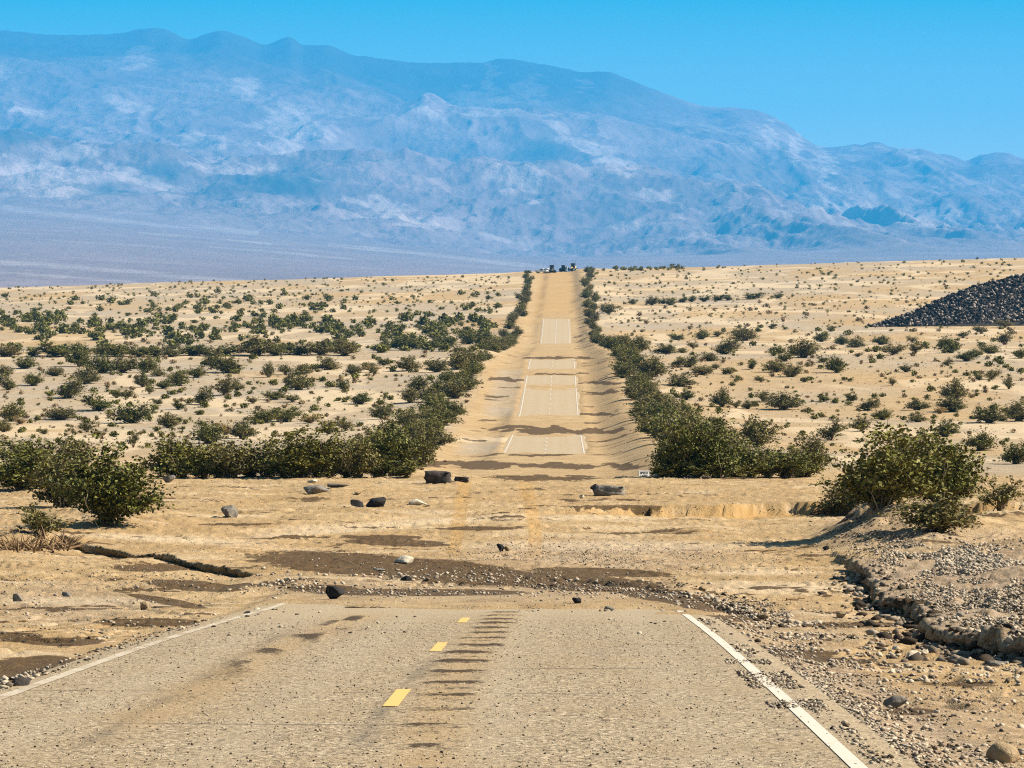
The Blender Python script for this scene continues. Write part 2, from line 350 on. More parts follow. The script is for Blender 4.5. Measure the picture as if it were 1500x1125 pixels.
def gz(x, d):                                   # height of the ground mesh at a point
    x = np.asarray(x, float); d = np.asarray(d, float)
    r = np.clip(np.searchsorted(DD, d)-1, 0, NR-2); fr_ = (d-DD[r])/(DD[r+1]-DD[r])
    t = x/np.maximum(d, 20); c = np.clip(np.searchsorted(TT, t)-1, 0, NC-2); fc = (t-TT[c])/(TT[c+1]-TT[c])
    return (GZ[r, c]*(1-fc)+GZ[r, c+1]*fc)*(1-fr_)+(GZ[r+1, c]*(1-fc)+GZ[r+1, c+1]*fc)*fr_
r0 = int(np.argmax(DD > 22))
def at(px, py):                                 # where the line of sight measured in the photo meets the ground
    px = np.atleast_1d(np.asarray(px, float)); py = np.atleast_1d(np.asarray(py, float))
    d = np.zeros(len(px)); D = DD[r0:]
    for a in range(0, len(px), 2000):
        s = slice(a, a+2000); t = (px[s]-CX)/F; c = np.clip(np.searchsorted(TT, t), 0, NC-1)
        ray = D[:, None]*((CY-py[s])/F)[None, :]; hit = ray < GZ[r0:, :][:, c]
        k = np.argmax(hit, 0); ok = hit.any(0); k = np.where(ok, k, len(D)-40)
        k1 = np.maximum(k, 1)
        f1 = ray[k1, np.arange(len(k1))]-GZ[r0+k1, c]; f0 = ray[k1-1, np.arange(len(k1))]-GZ[r0+k1-1, c]
        w = np.clip(f0/np.where(f0 == f1, 1, f0-f1), 0, 1); d[s] = D[k1-1]+w*(D[k1]-D[k1-1])
    x = (px-CX)/F*d
    return x, d, gz(x, d)

# ------------------------------------------------------------------ road and its paint
rd = [-80.]
while rd[-1] < 1760:
    d = rd[-1]; rd.append(d+(5 if d < 20 else .09 if d < 80 else 3.))
RD = np.array(rd); UU = np.linspace(-3.95, 3.95, 133)
RXx = UU[None, :]+XC(RD)[:, None]; RDd = np.repeat(RD[:, None], len(UU), 1)
RZ = np.repeat((P(RD)+TILT(RD)*XC(RD))[:, None], len(UU), 1)
RZ = RZ-(.9*sm(75, 84, RD)*(1-sm(300, 330, RD)))[:, None]
RZ = RZ-.03*sm(3.6, 3.95, np.abs(UU+.12*fbm(UU*0, UU, 1)))[None, :]
UG = np.repeat(UU[None, :], len(RD), 0)
def upix(pts):                                  # pixels on the road -> (d, u)
    q = np.array([((a-CX)/F*base_d(b)-XC(base_d(b)), base_d(b)) for a, b in pts]); q = q[np.argsort(q[:, 1])]; return q
def along(pts, w):
    q = upix(pts); c = np.interp(RDd, q[:, 1], q[:, 0], 99, 99); return np.exp(-((UG-c)/w)**2)
ctr = [(742, 897), (712, 930), (680, 970), (655, 1010), (640, 1060), (625, 1124)]
lft = [(535, 900), (480, 922), (420, 945), (340, 985), (260, 1030), (160, 1080), (60, 1124)]
tc = along(ctr, .27); tl = along(lft, .30)
wob = .34*fbm(RDd*.9, UG*2.2, 4, .6)
bi_ = np.floor((RDd+wob-38.6)/2.45+.5); tc = along(ctr, .27)*(.75+.5*vnoise(bi_*.73+.4, UG*2.+bi_*3.1)); bars = (1-sm(.12+.16*vnoise(bi_*1.37, bi_*0+.5), .28+.24*vnoise(bi_*1.37, bi_*0+.5), np.abs(((RDd+wob-38.6)/2.45+.5) % 1-.5)*2.45))*(.55+.45*vnoise(RDd*1.3, UG*5))
barl = (1-sm(.4, .9, np.abs(((RDd+wob*3+.5*UG)/3.1+.5) % 1-.5)*3.1))
fade = sm(26, 40, RDd)
barl = sm(.40, .72, vnoise(RDd*.55+UG*.8, UG*3.5))
mud = np.clip(1.5*tc, 0, 1)*bars*(.35+.65*fade)+.45*np.clip(1.5*tc, 0, 1)*sm(.5, .8, vnoise(RDd*1.9, UG*4))+np.clip(1.1*tl, 0, 1)*barl*(.35+.65*sm(36, 50, RDd))*.85+.35*0
RZ = RZ+.02*mud
stain = np.clip(tc*.9+tl*.9*sm(26, 36, RDd), 0, .85)*(.6+.4*vnoise(RDd*.8, UG*2))
dust = np.clip(sm(54, 68, RDd+1.6*fbm(UG*.8, RDd*.5, 3)*2-.25*UG)*.85+.45*sm(2.9, 3.9, np.abs(UG))+.30*sm(300, 345, RDd)*(.65+1.2*fbm(UG/2, RDd/12, 3)), 0, .92)
road = obj('road', np.stack([RXx, RDd, RZ], 2).reshape(-1, 3), grid_faces(len(RD), len(UU)), ROAD, smooth=True); tag(road, kind='structure')
scuff = np.maximum(along([(425, 925), (340, 968), (270, 1010), (180, 1062), (80, 1112)], .07), .8*along([(640, 962), (615, 985), (560, 1040), (520, 1100)], .09))*vnoise(RDd*.6, UG*3)
path = np.exp(-((np.abs(np.abs(UG)-1.75)-.85)/.28)**2)*(.5+.5*vnoise(RDd*.15, UG))
for nm, a in (('mud', mud), ('stain', stain), ('dust', dust), ('scuff', scuff), ('path', path)): attr(road, nm, a)
def strip(name, u0, w, spans, mat):
    V, Fc = [], []
    for a, b in spans:
        dd = np.arange(a, b+1e-6, min(1.0 if a < 100 else 3., (b-a)/2)); k = len(V)
        for d in dd:
            z = float(P(d)+TILT(d)*XC(d))+(.006 if d < 200 else .02); j = 0.
            V += [(float(XC(d))+u0-w/2+j, d, z), (float(XC(d))+u0+w/2+j, d, z)]
        for i in range(len(dd)-1): Fc.append((k+2*i, k+2*i+1, k+2*i+3, k+2*i+2))
    return tag(obj(name, V, Fc, mat), kind='structure')
strip('edge_line', -3.55, .13, [(-80, 74)], WHITE_OLD)
strip('edge_line', -3.55, .13, [(345, 412), (470, 660), (960, 1130)], WHITE_FAR)
strip('edge_line', 3.50, .115, [(-80, 72.5)], WHITE)
strip('edge_line', 3.50, .13, [(345, 412), (470, 660), (960, 1130)], WHITE_FAR)
strip('centre_line', .02, .135, [(34.2+12.19*k, 37.2+12.19*k) for k in range(-6, 4)], YELLOW)
strip('centre_line', .02, .14, [(347+12.19*k, 351+12.19*k) for k in range(0, 27)]+[(965, 1130)], WHITE_FAR)

# ------------------------------------------------------------------ mountains
SKY = pchip([-700, -300, -100, 0, 60, 100, 150, 215, 245, 278, 325, 355, 385, 425, 445, 475, 520, 560, 640, 700, 740, 800, 850, 885, 920, 960, 1000, 1040, 1085, 1110, 1145, 1180, 1215, 1250, 1290, 1320, 1345, 1385, 1417, 1440, 1470, 1500, 1600, 1800, 2200],
            [70, 60, 50, 44, 50, 51, 51, 41, 45, 57, 44, 53, 64, 57, 68, 67, 80, 85, 93, 91, 86, 93, 102, 103, 115, 132, 146, 158, 160, 164, 178, 203, 213, 214, 211, 216, 216, 230, 238, 228, 223, 232, 240, 260, 280])
FOOT = pchip([-700, 0, 380, 600, 800, 1100, 1500, 2200], [290, 306, 340, 360, 376, 372, 368, 368])
mt = np.concatenate([np.linspace(-.25, -.14, 60)[:-1], np.linspace(-.14, .14, 640), np.linspace(.14, .25, 60)[1:]])
md = np.concatenate([np.linspace(3000, 9000, 60)[:-1], np.linspace(9000, 18000, 420), np.linspace(18000, 21500, 24)[1:]])
MX = md[:, None]*mt[None, :]; MD = np.repeat(md[:, None], len(mt), 1); mpx = CX+F*np.repeat(mt[None, :], len(md), 0)
S, FT = SKY(mpx), FOOT(mpx)
DF, DR = 9200., 17600.
s = np.clip((MD-DF)/(DR-DF), 0, 1); Sm_ = np.mean([SKY(mpx+k) for k in range(-90, 91, 15)], 0); S = Sm_+(S-Sm_)*sm(.72, .98, s); f = np.clip((MD-3000)/(DF-3000), 0, 1)
row = np.where(MD < DF, 452+(FT-452)*f**.8, FT+(S-FT)*(s**1.08))
MZ = (CY-row)/F*MD
MZ = MZ-np.maximum(MD-DR, 0)*.42
wx, wy = MX/1000.+.35*fbm(MX/900., MD/900., 3), MD/1000.+.35*fbm(MX/900.+30, MD/900., 3)
rel = ridged(wx*.62, wy*.36, 6, .52)-.42
ven = ridged(MX/330.+.4*wy, MD/2600., 4)-.4
rgt = sm(980, 1060, mpx)*(1-sm(1390, 1480, mpx)*.5)
env = np.sin(np.pi*np.clip(s, 0, 1)**.9)**.75
MZ = MZ+env*(200*rel*(1-.4*rgt)+rgt*90*ven)+sm(.0, .2, s)*(1-.75*s)*30*fbm(MX/120., MD/150., 5, .6)+env*26*(ridged(MX/260.+.6*wx, MD/420., 5, .6)-.4)+sm(.85, 1, s)*(10+14*rgt)*fbm(MX/140., MD/400., 4)
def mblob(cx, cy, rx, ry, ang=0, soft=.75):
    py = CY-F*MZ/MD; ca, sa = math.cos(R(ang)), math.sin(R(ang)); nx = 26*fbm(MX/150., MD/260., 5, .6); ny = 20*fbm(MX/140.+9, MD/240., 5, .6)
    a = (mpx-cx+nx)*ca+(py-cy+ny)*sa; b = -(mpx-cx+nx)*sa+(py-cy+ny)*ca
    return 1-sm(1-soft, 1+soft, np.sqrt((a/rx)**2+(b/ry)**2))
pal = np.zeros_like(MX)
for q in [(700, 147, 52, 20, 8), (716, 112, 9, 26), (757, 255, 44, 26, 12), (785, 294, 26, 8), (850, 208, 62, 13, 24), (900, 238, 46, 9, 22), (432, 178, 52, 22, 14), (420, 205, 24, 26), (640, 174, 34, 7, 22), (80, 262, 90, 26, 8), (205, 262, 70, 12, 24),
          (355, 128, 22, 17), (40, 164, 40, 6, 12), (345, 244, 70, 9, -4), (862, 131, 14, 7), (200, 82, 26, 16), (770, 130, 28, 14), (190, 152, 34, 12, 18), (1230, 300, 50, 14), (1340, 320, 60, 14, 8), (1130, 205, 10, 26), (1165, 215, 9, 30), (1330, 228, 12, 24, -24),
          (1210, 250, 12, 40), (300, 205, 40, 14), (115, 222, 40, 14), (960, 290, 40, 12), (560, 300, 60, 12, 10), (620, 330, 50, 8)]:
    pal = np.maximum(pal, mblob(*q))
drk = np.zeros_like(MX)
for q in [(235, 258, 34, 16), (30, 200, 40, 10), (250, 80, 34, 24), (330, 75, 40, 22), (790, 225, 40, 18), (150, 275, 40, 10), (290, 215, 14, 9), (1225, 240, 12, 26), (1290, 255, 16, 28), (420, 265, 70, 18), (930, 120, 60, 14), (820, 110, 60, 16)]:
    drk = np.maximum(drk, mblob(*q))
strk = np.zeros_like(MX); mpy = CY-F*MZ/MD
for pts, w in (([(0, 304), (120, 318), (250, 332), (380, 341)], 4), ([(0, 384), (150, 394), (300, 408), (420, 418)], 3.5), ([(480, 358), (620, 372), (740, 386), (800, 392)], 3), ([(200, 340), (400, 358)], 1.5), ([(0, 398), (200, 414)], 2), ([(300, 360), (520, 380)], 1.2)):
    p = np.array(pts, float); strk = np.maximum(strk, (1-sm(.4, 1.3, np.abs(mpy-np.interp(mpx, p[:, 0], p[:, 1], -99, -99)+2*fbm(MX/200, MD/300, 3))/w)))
t = NT('mountain_rock')
c = t.mix(t.ramp(t.noise(.0008, 7, .62), .38, .66), (.15, .095, .085), (.25, .165, .15))
c = t.mix(t.math('MULTIPLY', t.ramp(t.noise(.0016, 7, .7, None, .6), .52, .66), .6), c, (.36, .28, .25)); c = t.mix(t.math('MULTIPLY', t.ramp(t.noise(.0011, 7, .7, None, .8), .50, .64), .45), c, (.10, .07, .07))
c = t.mix(t.math('MULTIPLY', t.attr('low'), .6), c, (.23, .175, .175))
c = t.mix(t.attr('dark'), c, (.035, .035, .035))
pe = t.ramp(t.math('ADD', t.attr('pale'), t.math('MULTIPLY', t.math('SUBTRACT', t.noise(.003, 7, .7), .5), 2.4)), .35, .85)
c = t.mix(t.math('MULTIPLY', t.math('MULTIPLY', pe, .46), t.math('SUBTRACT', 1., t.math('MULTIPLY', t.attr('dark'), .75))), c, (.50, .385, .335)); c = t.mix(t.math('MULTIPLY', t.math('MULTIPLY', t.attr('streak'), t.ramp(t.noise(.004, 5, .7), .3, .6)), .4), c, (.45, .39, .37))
t.col(c); t.bump(t.noise(.006, 8, .75), 60, .7)
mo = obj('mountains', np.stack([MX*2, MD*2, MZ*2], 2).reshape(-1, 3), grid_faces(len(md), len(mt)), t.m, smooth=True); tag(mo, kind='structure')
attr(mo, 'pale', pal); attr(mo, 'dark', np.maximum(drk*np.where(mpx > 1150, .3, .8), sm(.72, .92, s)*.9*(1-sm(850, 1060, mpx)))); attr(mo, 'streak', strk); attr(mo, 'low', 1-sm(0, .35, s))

# ------------------------------------------------------------------ shrubs
def tubes(paths, nside=4):
    V, Fc = [], []
    for pts, r0_, r1 in paths:
        n = len(pts); k = len(V); pts = np.asarray(pts)
        for i in range(n):
            tg = pts[min(i+1, n-1)]-pts[max(i-1, 0)]; tg = tg/(np.linalg.norm(tg)+1e-9)
            a = np.cross(tg, (.3, .9, .1)); a /= np.linalg.norm(a)+1e-9; b = np.cross(tg, a); r = r0_+(r1-r0_)*i/(n-1)
            for j in range(nside):
                q = 2*math.pi*j/nside; V.append(pts[i]+r*(a*math.cos(q)+b*math.sin(q)))
        for i in range(n-1):
            for j in range(nside):
                Fc.append((k+i*nside+j, k+i*nside+(j+1) % nside, k+(i+1)*nside+(j+1) % nside, k+(i+1)*nside+j))
    return V, Fc
def bush_mesh(name, seed, nstem, nleaf, lsize, tilt=(4, 84), leaf=LEAF, twig=TWIG, wood=.010, low=.25, sub=4, top=1.0):
    g = np.random.default_rng(seed); paths = []; anchors = []
    lobes = g.random(6)*2*math.pi; lh = .35+.8*g.random(6)
    def reach(phi): return float(np.max(lh*np.exp(-((np.angle(np.exp(1j*(phi-lobes))))/.6)**2)))*.6+.45
    for i in range(nstem):
        phi = g.random()*2*math.pi; th = R(tilt[0]+(tilt[1]-tilt[0])*g.random()**.75)
        L = (.62+.38*g.random())*reach(phi); n = 6
        e = np.array([.5*math.sin(th)/math.sin(R(80))*math.cos(phi), .5*math.sin(th)/math.sin(R(80))*math.sin(phi), math.cos(th)**.7*top])*L*1.05
        b = np.array([g.normal()*.035, g.normal()*.035, -.02]); bend = np.array([0, 0, .10*math.sin(th)])
        w = g.normal(size=3)*.035
        pts = [b+(e-b)*s_+bend*math.sin(math.pi*s_)+w*math.sin(3.3*s_*math.pi) for s_ in np.linspace(0, 1, n)]
        paths.append((pts, wood*(.7+.6*g.random()), wood*.25))
        for s_ in np.linspace(low, 1, 9): anchors.append((b+(e-b)*s_+bend*math.sin(math.pi*s_)+w*math.sin(3.3*s_*math.pi), .55+s_))
        for k in range(sub):
            s_ = .3+.6*g.random(); o = b+(e-b)*s_+bend*math.sin(math.pi*s_)+w*math.sin(3.3*s_*math.pi)
            dr = (e-b)/L*.6+g.normal(size=3)*.55; dr[2] = abs(dr[2])*.7+.1; dr *= (.16+.16*g.random())/np.linalg.norm(dr)
            paths.append(([o, o+dr*.5+g.normal(size=3)*.012, o+dr], wood*.4, wood*.15))
            for q in (.35, .65, 1.): anchors.append((o+dr*q, .7+s_))
    V, Fc = tubes(paths); br = bpy.data.meshes.new(name+'_branches'); br.from_pydata([tuple(v) for v in V], [], Fc); br.materials.append(twig); br.update()
    A = np.array([a for a, _ in anchors]); Wt = np.array([w for _, w in anchors]); Wt /= Wt.sum(); A[:, 2] = np.abs(A[:, 2])
    k = g.choice(len(A), nleaf, p=Wt); C = A[k]+g.normal(size=(nleaf, 3))*np.array([.030, .030, .026]); C = C[C[:, 2] > .0]; nl = len(C)
    a = g.normal(size=(nl, 3)); a /= np.linalg.norm(a, axis=1)[:, None]; b = np.cross(a, g.normal(size=(nl, 3))); b /= np.linalg.norm(b, axis=1)[:, None]
    sz = lsize*(.55+.9*g.random(nl))[:, None]; a = a*sz; b = b*sz*.62
    V = np.stack([C-a, C-b, C+a, C+b], 1).reshape(-1, 3); me = bpy.data.meshes.new(name+'_foliage')
    me.vertices.add(len(V)); me.vertices.foreach_set('co', V.astype(np.float32).ravel()); me.loops.add(4*nl); me.loops.foreach_set('vertex_index', np.arange(4*nl, dtype=np.int32))
    me.polygons.add(nl); me.polygons.foreach_set('loop_start', np.arange(0, 4*nl, 4, dtype=np.int32)); me.update(calc_edges=True)
    at_ = me.attributes.new('v', 'FLOAT', 'POINT'); at_.data.foreach_set('value', np.repeat(g.random(nl)**1.5, 4).astype(np.float32)); me.materials.append(leaf)
    return me, br
PROTO = {
    'hero': [bush_mesh('hero', 20+i, 38, 9000, .0195, (4, 82), wood=.007, low=.16, sub=8) for i in range(4)],
    'full': [bush_mesh('full', 40+i, 28, 3400, .026, (4, 86), low=.14, sub=7, leaf=(LEAF, LEAF2)[i % 2]) for i in range(6)],
    'sparse': [bush_mesh('sparse', 60+i, 18, 1500, .028, (6, 76), low=.35, sub=6, leaf=LEAF2, twig=TWIGB) for i in range(4)],
    'low': [bush_mesh('low', 80+i, 26, 2400, .030, (20, 86), low=.08, sub=5, leaf=LEAF, top=1.15) for i in range(3)],
    'yellow': [bush_mesh('yellow', 90+i, 20, 1500, .03, (10, 70), low=.1, leaf=LEAFY, twig=TWIGP) for i in range(2)],
}
KINDN = {'hero': 'creosote_bush', 'full': 'creosote_bush', 'sparse': 'sparse_shrub', 'low': 'creosote_bush', 'yellow': 'dry_shrub'}
BUSHES = []
def bush(px, py, w, h, kind='full', d=None, label=None, zone=None, twigs=0, sink=.03):
    if d is None: x, d_, z = (float(v[0]) for v in at([px], [py]))
    else: d_ = d; x = (px-CX)/F*d; z = float(gz(x, d))
    me, br = random.choice(PROTO[kind]); W = w/F*d_*1.06; Hh = h/F*d_*1.04
    e = empty(KINDN[kind], (x, d_, z-sink*Hh), None, 'shrub', rz=random.random()*6.28); e.scale = (W, W, Hh)
    for nm, m in (('foliage', me), ('branches', br)):
        o = bpy.data.objects.new(nm, m); COL.objects.link(o); o.parent = e
    if twigs:
        g = np.random.default_rng(int(px*7+py))
        for k in range(twigs):
            ph = g.random()*6.28; r_ = .1+.35*g.random(); p0 = np.array([r_*.5*math.cos(ph), r_*.5*math.sin(ph), .0]); e1 = np.array([r_*1.25*math.cos(ph), r_*1.25*math.sin(ph), .35+.35*g.random()])
            m_ = (p0+e1)/2+g.normal(size=3)*.05; V, Fc = tubes([([p0, m_, e1], .0045, .002), ([m_, m_+g.normal(size=3)*.04+np.array([0, 0, .1]), m_+g.normal(size=3)*.07+np.array([0, 0, .2])], .003, .0015)])
            obj('bare_twig', V, Fc, TWIGP, e)
    BUSHES.append(dict(o=e, px=px, py=py, w=w, h=h, kind=kind, zone=zone, d=d_, x=x, label=label, u=x-float(XC(d_))))
    return e
# --- the large ones near the wash (measured on the photo), each with its own label
for a in [
    (160, 770, 165, 128, 'hero', 'broad dark green creosote bush overhanging the wash, tallest on the left edge', 4),
    (95, 742, 110, 92, 'full', 'rounded creosote bush tucked behind the tallest bush at the left edge', 2),
    (35, 715, 150, 72, 'hero', 'dark leafy creosote bush cut off by the left picture edge', 3),
    (60, 788, 95, 58, 'sparse', 'thin bush with few leaves standing in the dead brush heap', 3),
    (195, 655, 26, 30, 'sparse', 'small upright shrub poking up behind the tallest left bush', 0),
    (1290, 742, 185, 122, 'hero', 'large dense creosote bush on top of the sandy mound beside the wash', 4),
    (1385, 745, 150, 128, 'hero', 'tall creosote bush with pale bare stems right of the sandy mound', 5),
    (1375, 780, 135, 62, 'full', 'low dark bush at the front foot of the tall pale stemmed bush', 2),
    (1235, 755, 88, 58, 'full', 'small leafy bush at the left foot of the sandy mound', 1),
    (1462, 748, 80, 60, 'sparse', 'thin straggly bush right of the tall pale stemmed bush', 3),
    (1340, 700, 120, 80, 'full', 'rounded bush filling the gap behind the two bushes on the sandy mound', 0),
]: bush(a[0], a[1], a[2], a[3], a[4], label=a[5], twigs=a[6])
for a in [
    (262, 699, 105, 80, 'full', 'bush with pale dead twigs at the left end of the row behind the sand bank', 3),
    (335, 699, 95, 62, 'full', 'low bush with a forked pale twig, behind the sand bank by the round grey rock', 4),
    (390, 699, 90, 62, 'full', 'mid green bush between the forked twig bush and the wide rounded bush', 2),
    (440, 698, 125, 80, 'hero', 'wide rounded creosote bush behind the grey rocks on the sand bank', 5),
    (525, 699, 70, 62, 'full', 'dark bush just right of the wide rounded bush behind the sand bank', 1),
    (575, 697, 95, 84, 'hero', 'tall dark bush at the near end of the left roadside hedge', 0),
    (618, 684, 60, 72, 'full', 'dark bush leaning over the left road shoulder by the black slab', 0),
    (305, 650, 58, 40, 'full', 'olive bush with a dry yellow clump behind it on the left flat', 0),
    (355, 643, 52, 32, 'full', 'open olive bush right of the dry yellow clump on the left flat', 0),
    (998, 697, 95, 100, 'hero', 'tall dark bush at the near end of the right roadside hedge by the sign', 3),
    (1050, 699, 90, 88, 'hero', 'full rounded bush second from the near end of the right roadside hedge', 3),
    (1098, 699, 80, 52, 'full', 'low bush with dead stems behind the sand bank below the pale trunk', 4),
    (1150, 699, 80, 48, 'full', 'low leafy bush at the right end of the row behind the sand bank', 3),
    (1112, 655, 74, 52, 'full', 'round topped bush on a single pale bare trunk above the right hedge', 0),
    (1028, 690, 95, 84, 'full', 'dark bush between the first two bushes of the right hedge, set slightly back', 0),
    (1075, 684, 90, 66, 'full', 'dark bush left of the pale bare trunk in the right hedge', 1),
    (1128, 692, 90, 52, 'full', 'leafy bush just right of the pale bare trunk', 2),
    (1178, 699, 80, 52, 'full', 'low dark bush at the left edge of the sandy mound bushes', 2),
    (300, 699, 90, 66, 'full', 'dark bush between the left row end and the forked pale twig', 2),
    (482, 698, 80, 66, 'full', 'dark bush closing the gap in the left row above the grey rocks', 1),
    (545, 692, 90, 78, 'full', 'dense bush leaning against the tall near bush of the left hedge', 0),
    (235, 698, 60, 40, 'sparse', 'thin bush at the far left of the row by the round grey rock', 1),
    (40, 690, 110, 60, 'full', 'dark bush behind the leafy bush at the left picture edge', 1),
    (110, 690, 80, 60, 'full', 'dark bush half hidden by the tallest bush at the left', 1),
    (1190, 685, 70, 58, 'full', 'dark bush left of the large bushes on the sandy mound', 1),
    (1215, 645, 62, 34, 'sparse', 'sprawling olive shrub on the flat behind the sandy mound', 0),
    (1262, 632, 50, 26, 'sparse', 'small spreading shrub on the flat above the sandy mound', 0),
    (1384, 640, 44, 30, 'full', 'round bush rising above the tall pale stemmed bush', 0),
    (1438, 660, 62, 38, 'full', 'wide low bush right of and behind the tall pale stemmed bush', 0),
    (1488, 680, 50, 40, 'full', 'bush cut off by the right picture edge level with the sand bank', 0),
]: bush(a[0], a[1], a[2], a[3], a[4], label=a[5], twigs=a[6])
# --- the pale trunk bush
tb = BUSHES[-6]['o'] if False else [b for b in BUSHES if 'pale bare trunk' in b['label']][0]['o']
V, Fc = tubes([([np.array(q) for q in ((.16, -.3, -.75), (.15, -.28, -.3), (.14, -.2, .1), (.1, -.1, .5))], .016, .008)], 6); obj('trunk', V, Fc, TWIGP, tb)
# --- single shrubs on the flats
for a in [(481, 542, 34, 22), (437, 571, 42, 28), (441, 549, 28, 17), (418, 549, 22, 20, 'sparse'), (393, 553, 18, 24), (403, 585, 32, 14), (428, 589, 24, 14, 'sparse'), (502, 570, 20, 15), (527, 592, 32, 20), (562, 535, 18, 12), (599, 543, 34, 22),
          (518, 548, 24, 14), (540, 541, 20, 10), (548, 550, 14, 16, 'sparse'), (559, 614, 36, 24), (390, 619, 44, 22), (420, 618, 42, 24), (453, 620, 34, 15, 'yellow'), (507, 631, 28, 20, 'sparse'), (481, 636, 22, 18), (330, 637, 26, 20, 'yellow'), (545, 545, 26, 12, 'yellow'),
          (37, 540, 32, 20), (118, 537, 36, 32), (150, 547, 42, 30), (180, 546, 40, 26), (214, 546, 30, 26), (232, 551, 22, 14), (49, 565, 30, 22), (12, 571, 28, 24), (8, 551, 26, 17), (80, 551, 26, 15), (101, 583, 40, 32), (128, 562, 34, 26), (209, 567, 22, 24), (219, 577, 16, 15, 'sparse'),
          (240, 569, 26, 15), (261, 565, 34, 24), (288, 553, 32, 19), (171, 583, 14, 14), (186, 583, 18, 14), (144, 601, 52, 22, 'low'), (192, 620, 52, 32), (88, 615, 42, 20), (16, 617, 36, 28), (248, 627, 34, 24), (231, 592, 14, 9), (261, 600, 20, 13), (296, 593, 30, 28), (328, 579, 34, 34, 'sparse'),
          (347, 572, 20, 14), (336, 546, 55, 24, 'low'), (312, 536, 28, 26), (371, 591, 22, 11, 'sparse'), (64, 636, 14, 9), (128, 633, 30, 18, 'sparse'), (30, 621, 22, 12, 'yellow'), (5, 633, 24, 20), (142, 641, 20, 12, 'sparse'),
          (927, 446, 14, 7), (955, 447, 18, 14), (971, 445, 14, 7), (982, 447, 16, 12), (1001, 443, 18, 8), (1014, 442, 14, 9), (1031, 442, 16, 9), (1052, 440, 18, 9), (1066, 440, 16, 7), (1103, 438, 30, 10), (1140, 437, 14, 8), (992, 498, 20, 9), (1028, 497, 22, 18), (1051, 493, 20, 10, 'sparse'),
          (1090, 499, 36, 21), (1016, 511, 18, 13, 'sparse'), (1063, 519, 38, 26), (1039, 529, 30, 14), (975, 518, 38, 15), (999, 517, 16, 8), (935, 516, 30, 24), (958, 552, 42, 30), (992, 538, 24, 15), (1010, 538, 24, 20), (1029, 549, 32, 15), (1049, 541, 18, 10, 'sparse'), (1069, 548, 20, 12, 'sparse'),
          (1102, 541, 15, 13), (1135, 545, 34, 18), (1160, 552, 26, 20), (1136, 520, 24, 15), (1149, 529, 26, 13), (1177, 524, 42, 28), (1115, 560, 14, 11, 'sparse'), (998, 566, 44, 20), (1005, 586, 22, 18), (1058, 596, 28, 28), (1119, 589, 26, 20, 'sparse'), (1147, 600, 48, 26), (1096, 599, 18, 12), (1078, 598, 16, 12, 'sparse'),
          (1048, 623, 24, 14), (1002, 602, 20, 12), (1203, 501, 24, 17), (1234, 505, 22, 14), (1254, 509, 28, 15), (1226, 546, 30, 27), (1206, 531, 16, 9), (1256, 523, 12, 8, 'sparse'), (1291, 505, 28, 17), (1307, 520, 32, 19, 'sparse'), (1337, 502, 16, 12, 'sparse'), (1341, 517, 26, 19, 'sparse'), (1392, 517, 36, 28),
          (1380, 508, 14, 11), (1411, 495, 20, 12, 'sparse'), (1416, 529, 32, 18), (1427, 523, 26, 15), (1450, 518, 26, 15), (1438, 489, 24, 15, 'sparse'), (1472, 505, 32, 22, 'sparse'), (1473, 480, 26, 14, 'sparse'), (1495, 525, 20, 16), (1327, 545, 18, 11), (1388, 536, 20, 12, 'sparse'), (1307, 565, 14, 15, 'sparse'),
          (1452, 556, 28, 17, 'sparse'), (1434, 557, 12, 10), (1478, 570, 20, 20, 'sparse'), (1399, 586, 38, 32), (1396, 603, 46, 24), (1206, 588, 22, 11), (1248, 587, 16, 11), (1271, 601, 32, 19), (1293, 615, 30, 20), (1343, 601, 34, 17), (1344, 618, 30, 15), (1449, 620, 46, 28), (1492, 617, 42, 30), (950, 541, 20, 16, 'yellow'), (1377, 606, 20, 12, 'yellow'),
          (8, 522, 44, 18), (48, 522, 24, 12), (78, 522, 62, 18, 'low'), (118, 521, 40, 20), (150, 522, 22, 16), (172, 522, 44, 22), (205, 522, 32, 16), (228, 522, 30, 14), (250, 523, 26, 20), (282, 521, 46, 18), (308, 522, 22, 12), (330, 521, 46, 16, 'low'), (375, 521, 52, 30), (404, 521, 30, 20), (435, 520, 42, 18, 'low'), (470, 520, 40, 22), (505, 521, 42, 24),
          (556, 514, 32, 12), (590, 513, 50, 24), (627, 512, 40, 14), (652, 511, 38, 22), (687, 504, 30, 24), (715, 503, 28, 22)]:
    bush(a[0], a[1], a[2]*1.3, a[3]*1.12, a[4] if len(a) > 4 else ('full' if a[3] > 13 else 'low'), zone='flat')
for px, w in ((268, 70), (318, 62), (366, 66), (414, 70), (462, 60), (508, 64), (552, 62), (596, 56), (972, 52), (1024, 60), (1074, 64), (1124, 62), (1170, 66), (20, 80), (80, 70)): bush(px, 699 if px > 200 else 712, w, 24+8*random.random(), 'low', zone='flat')
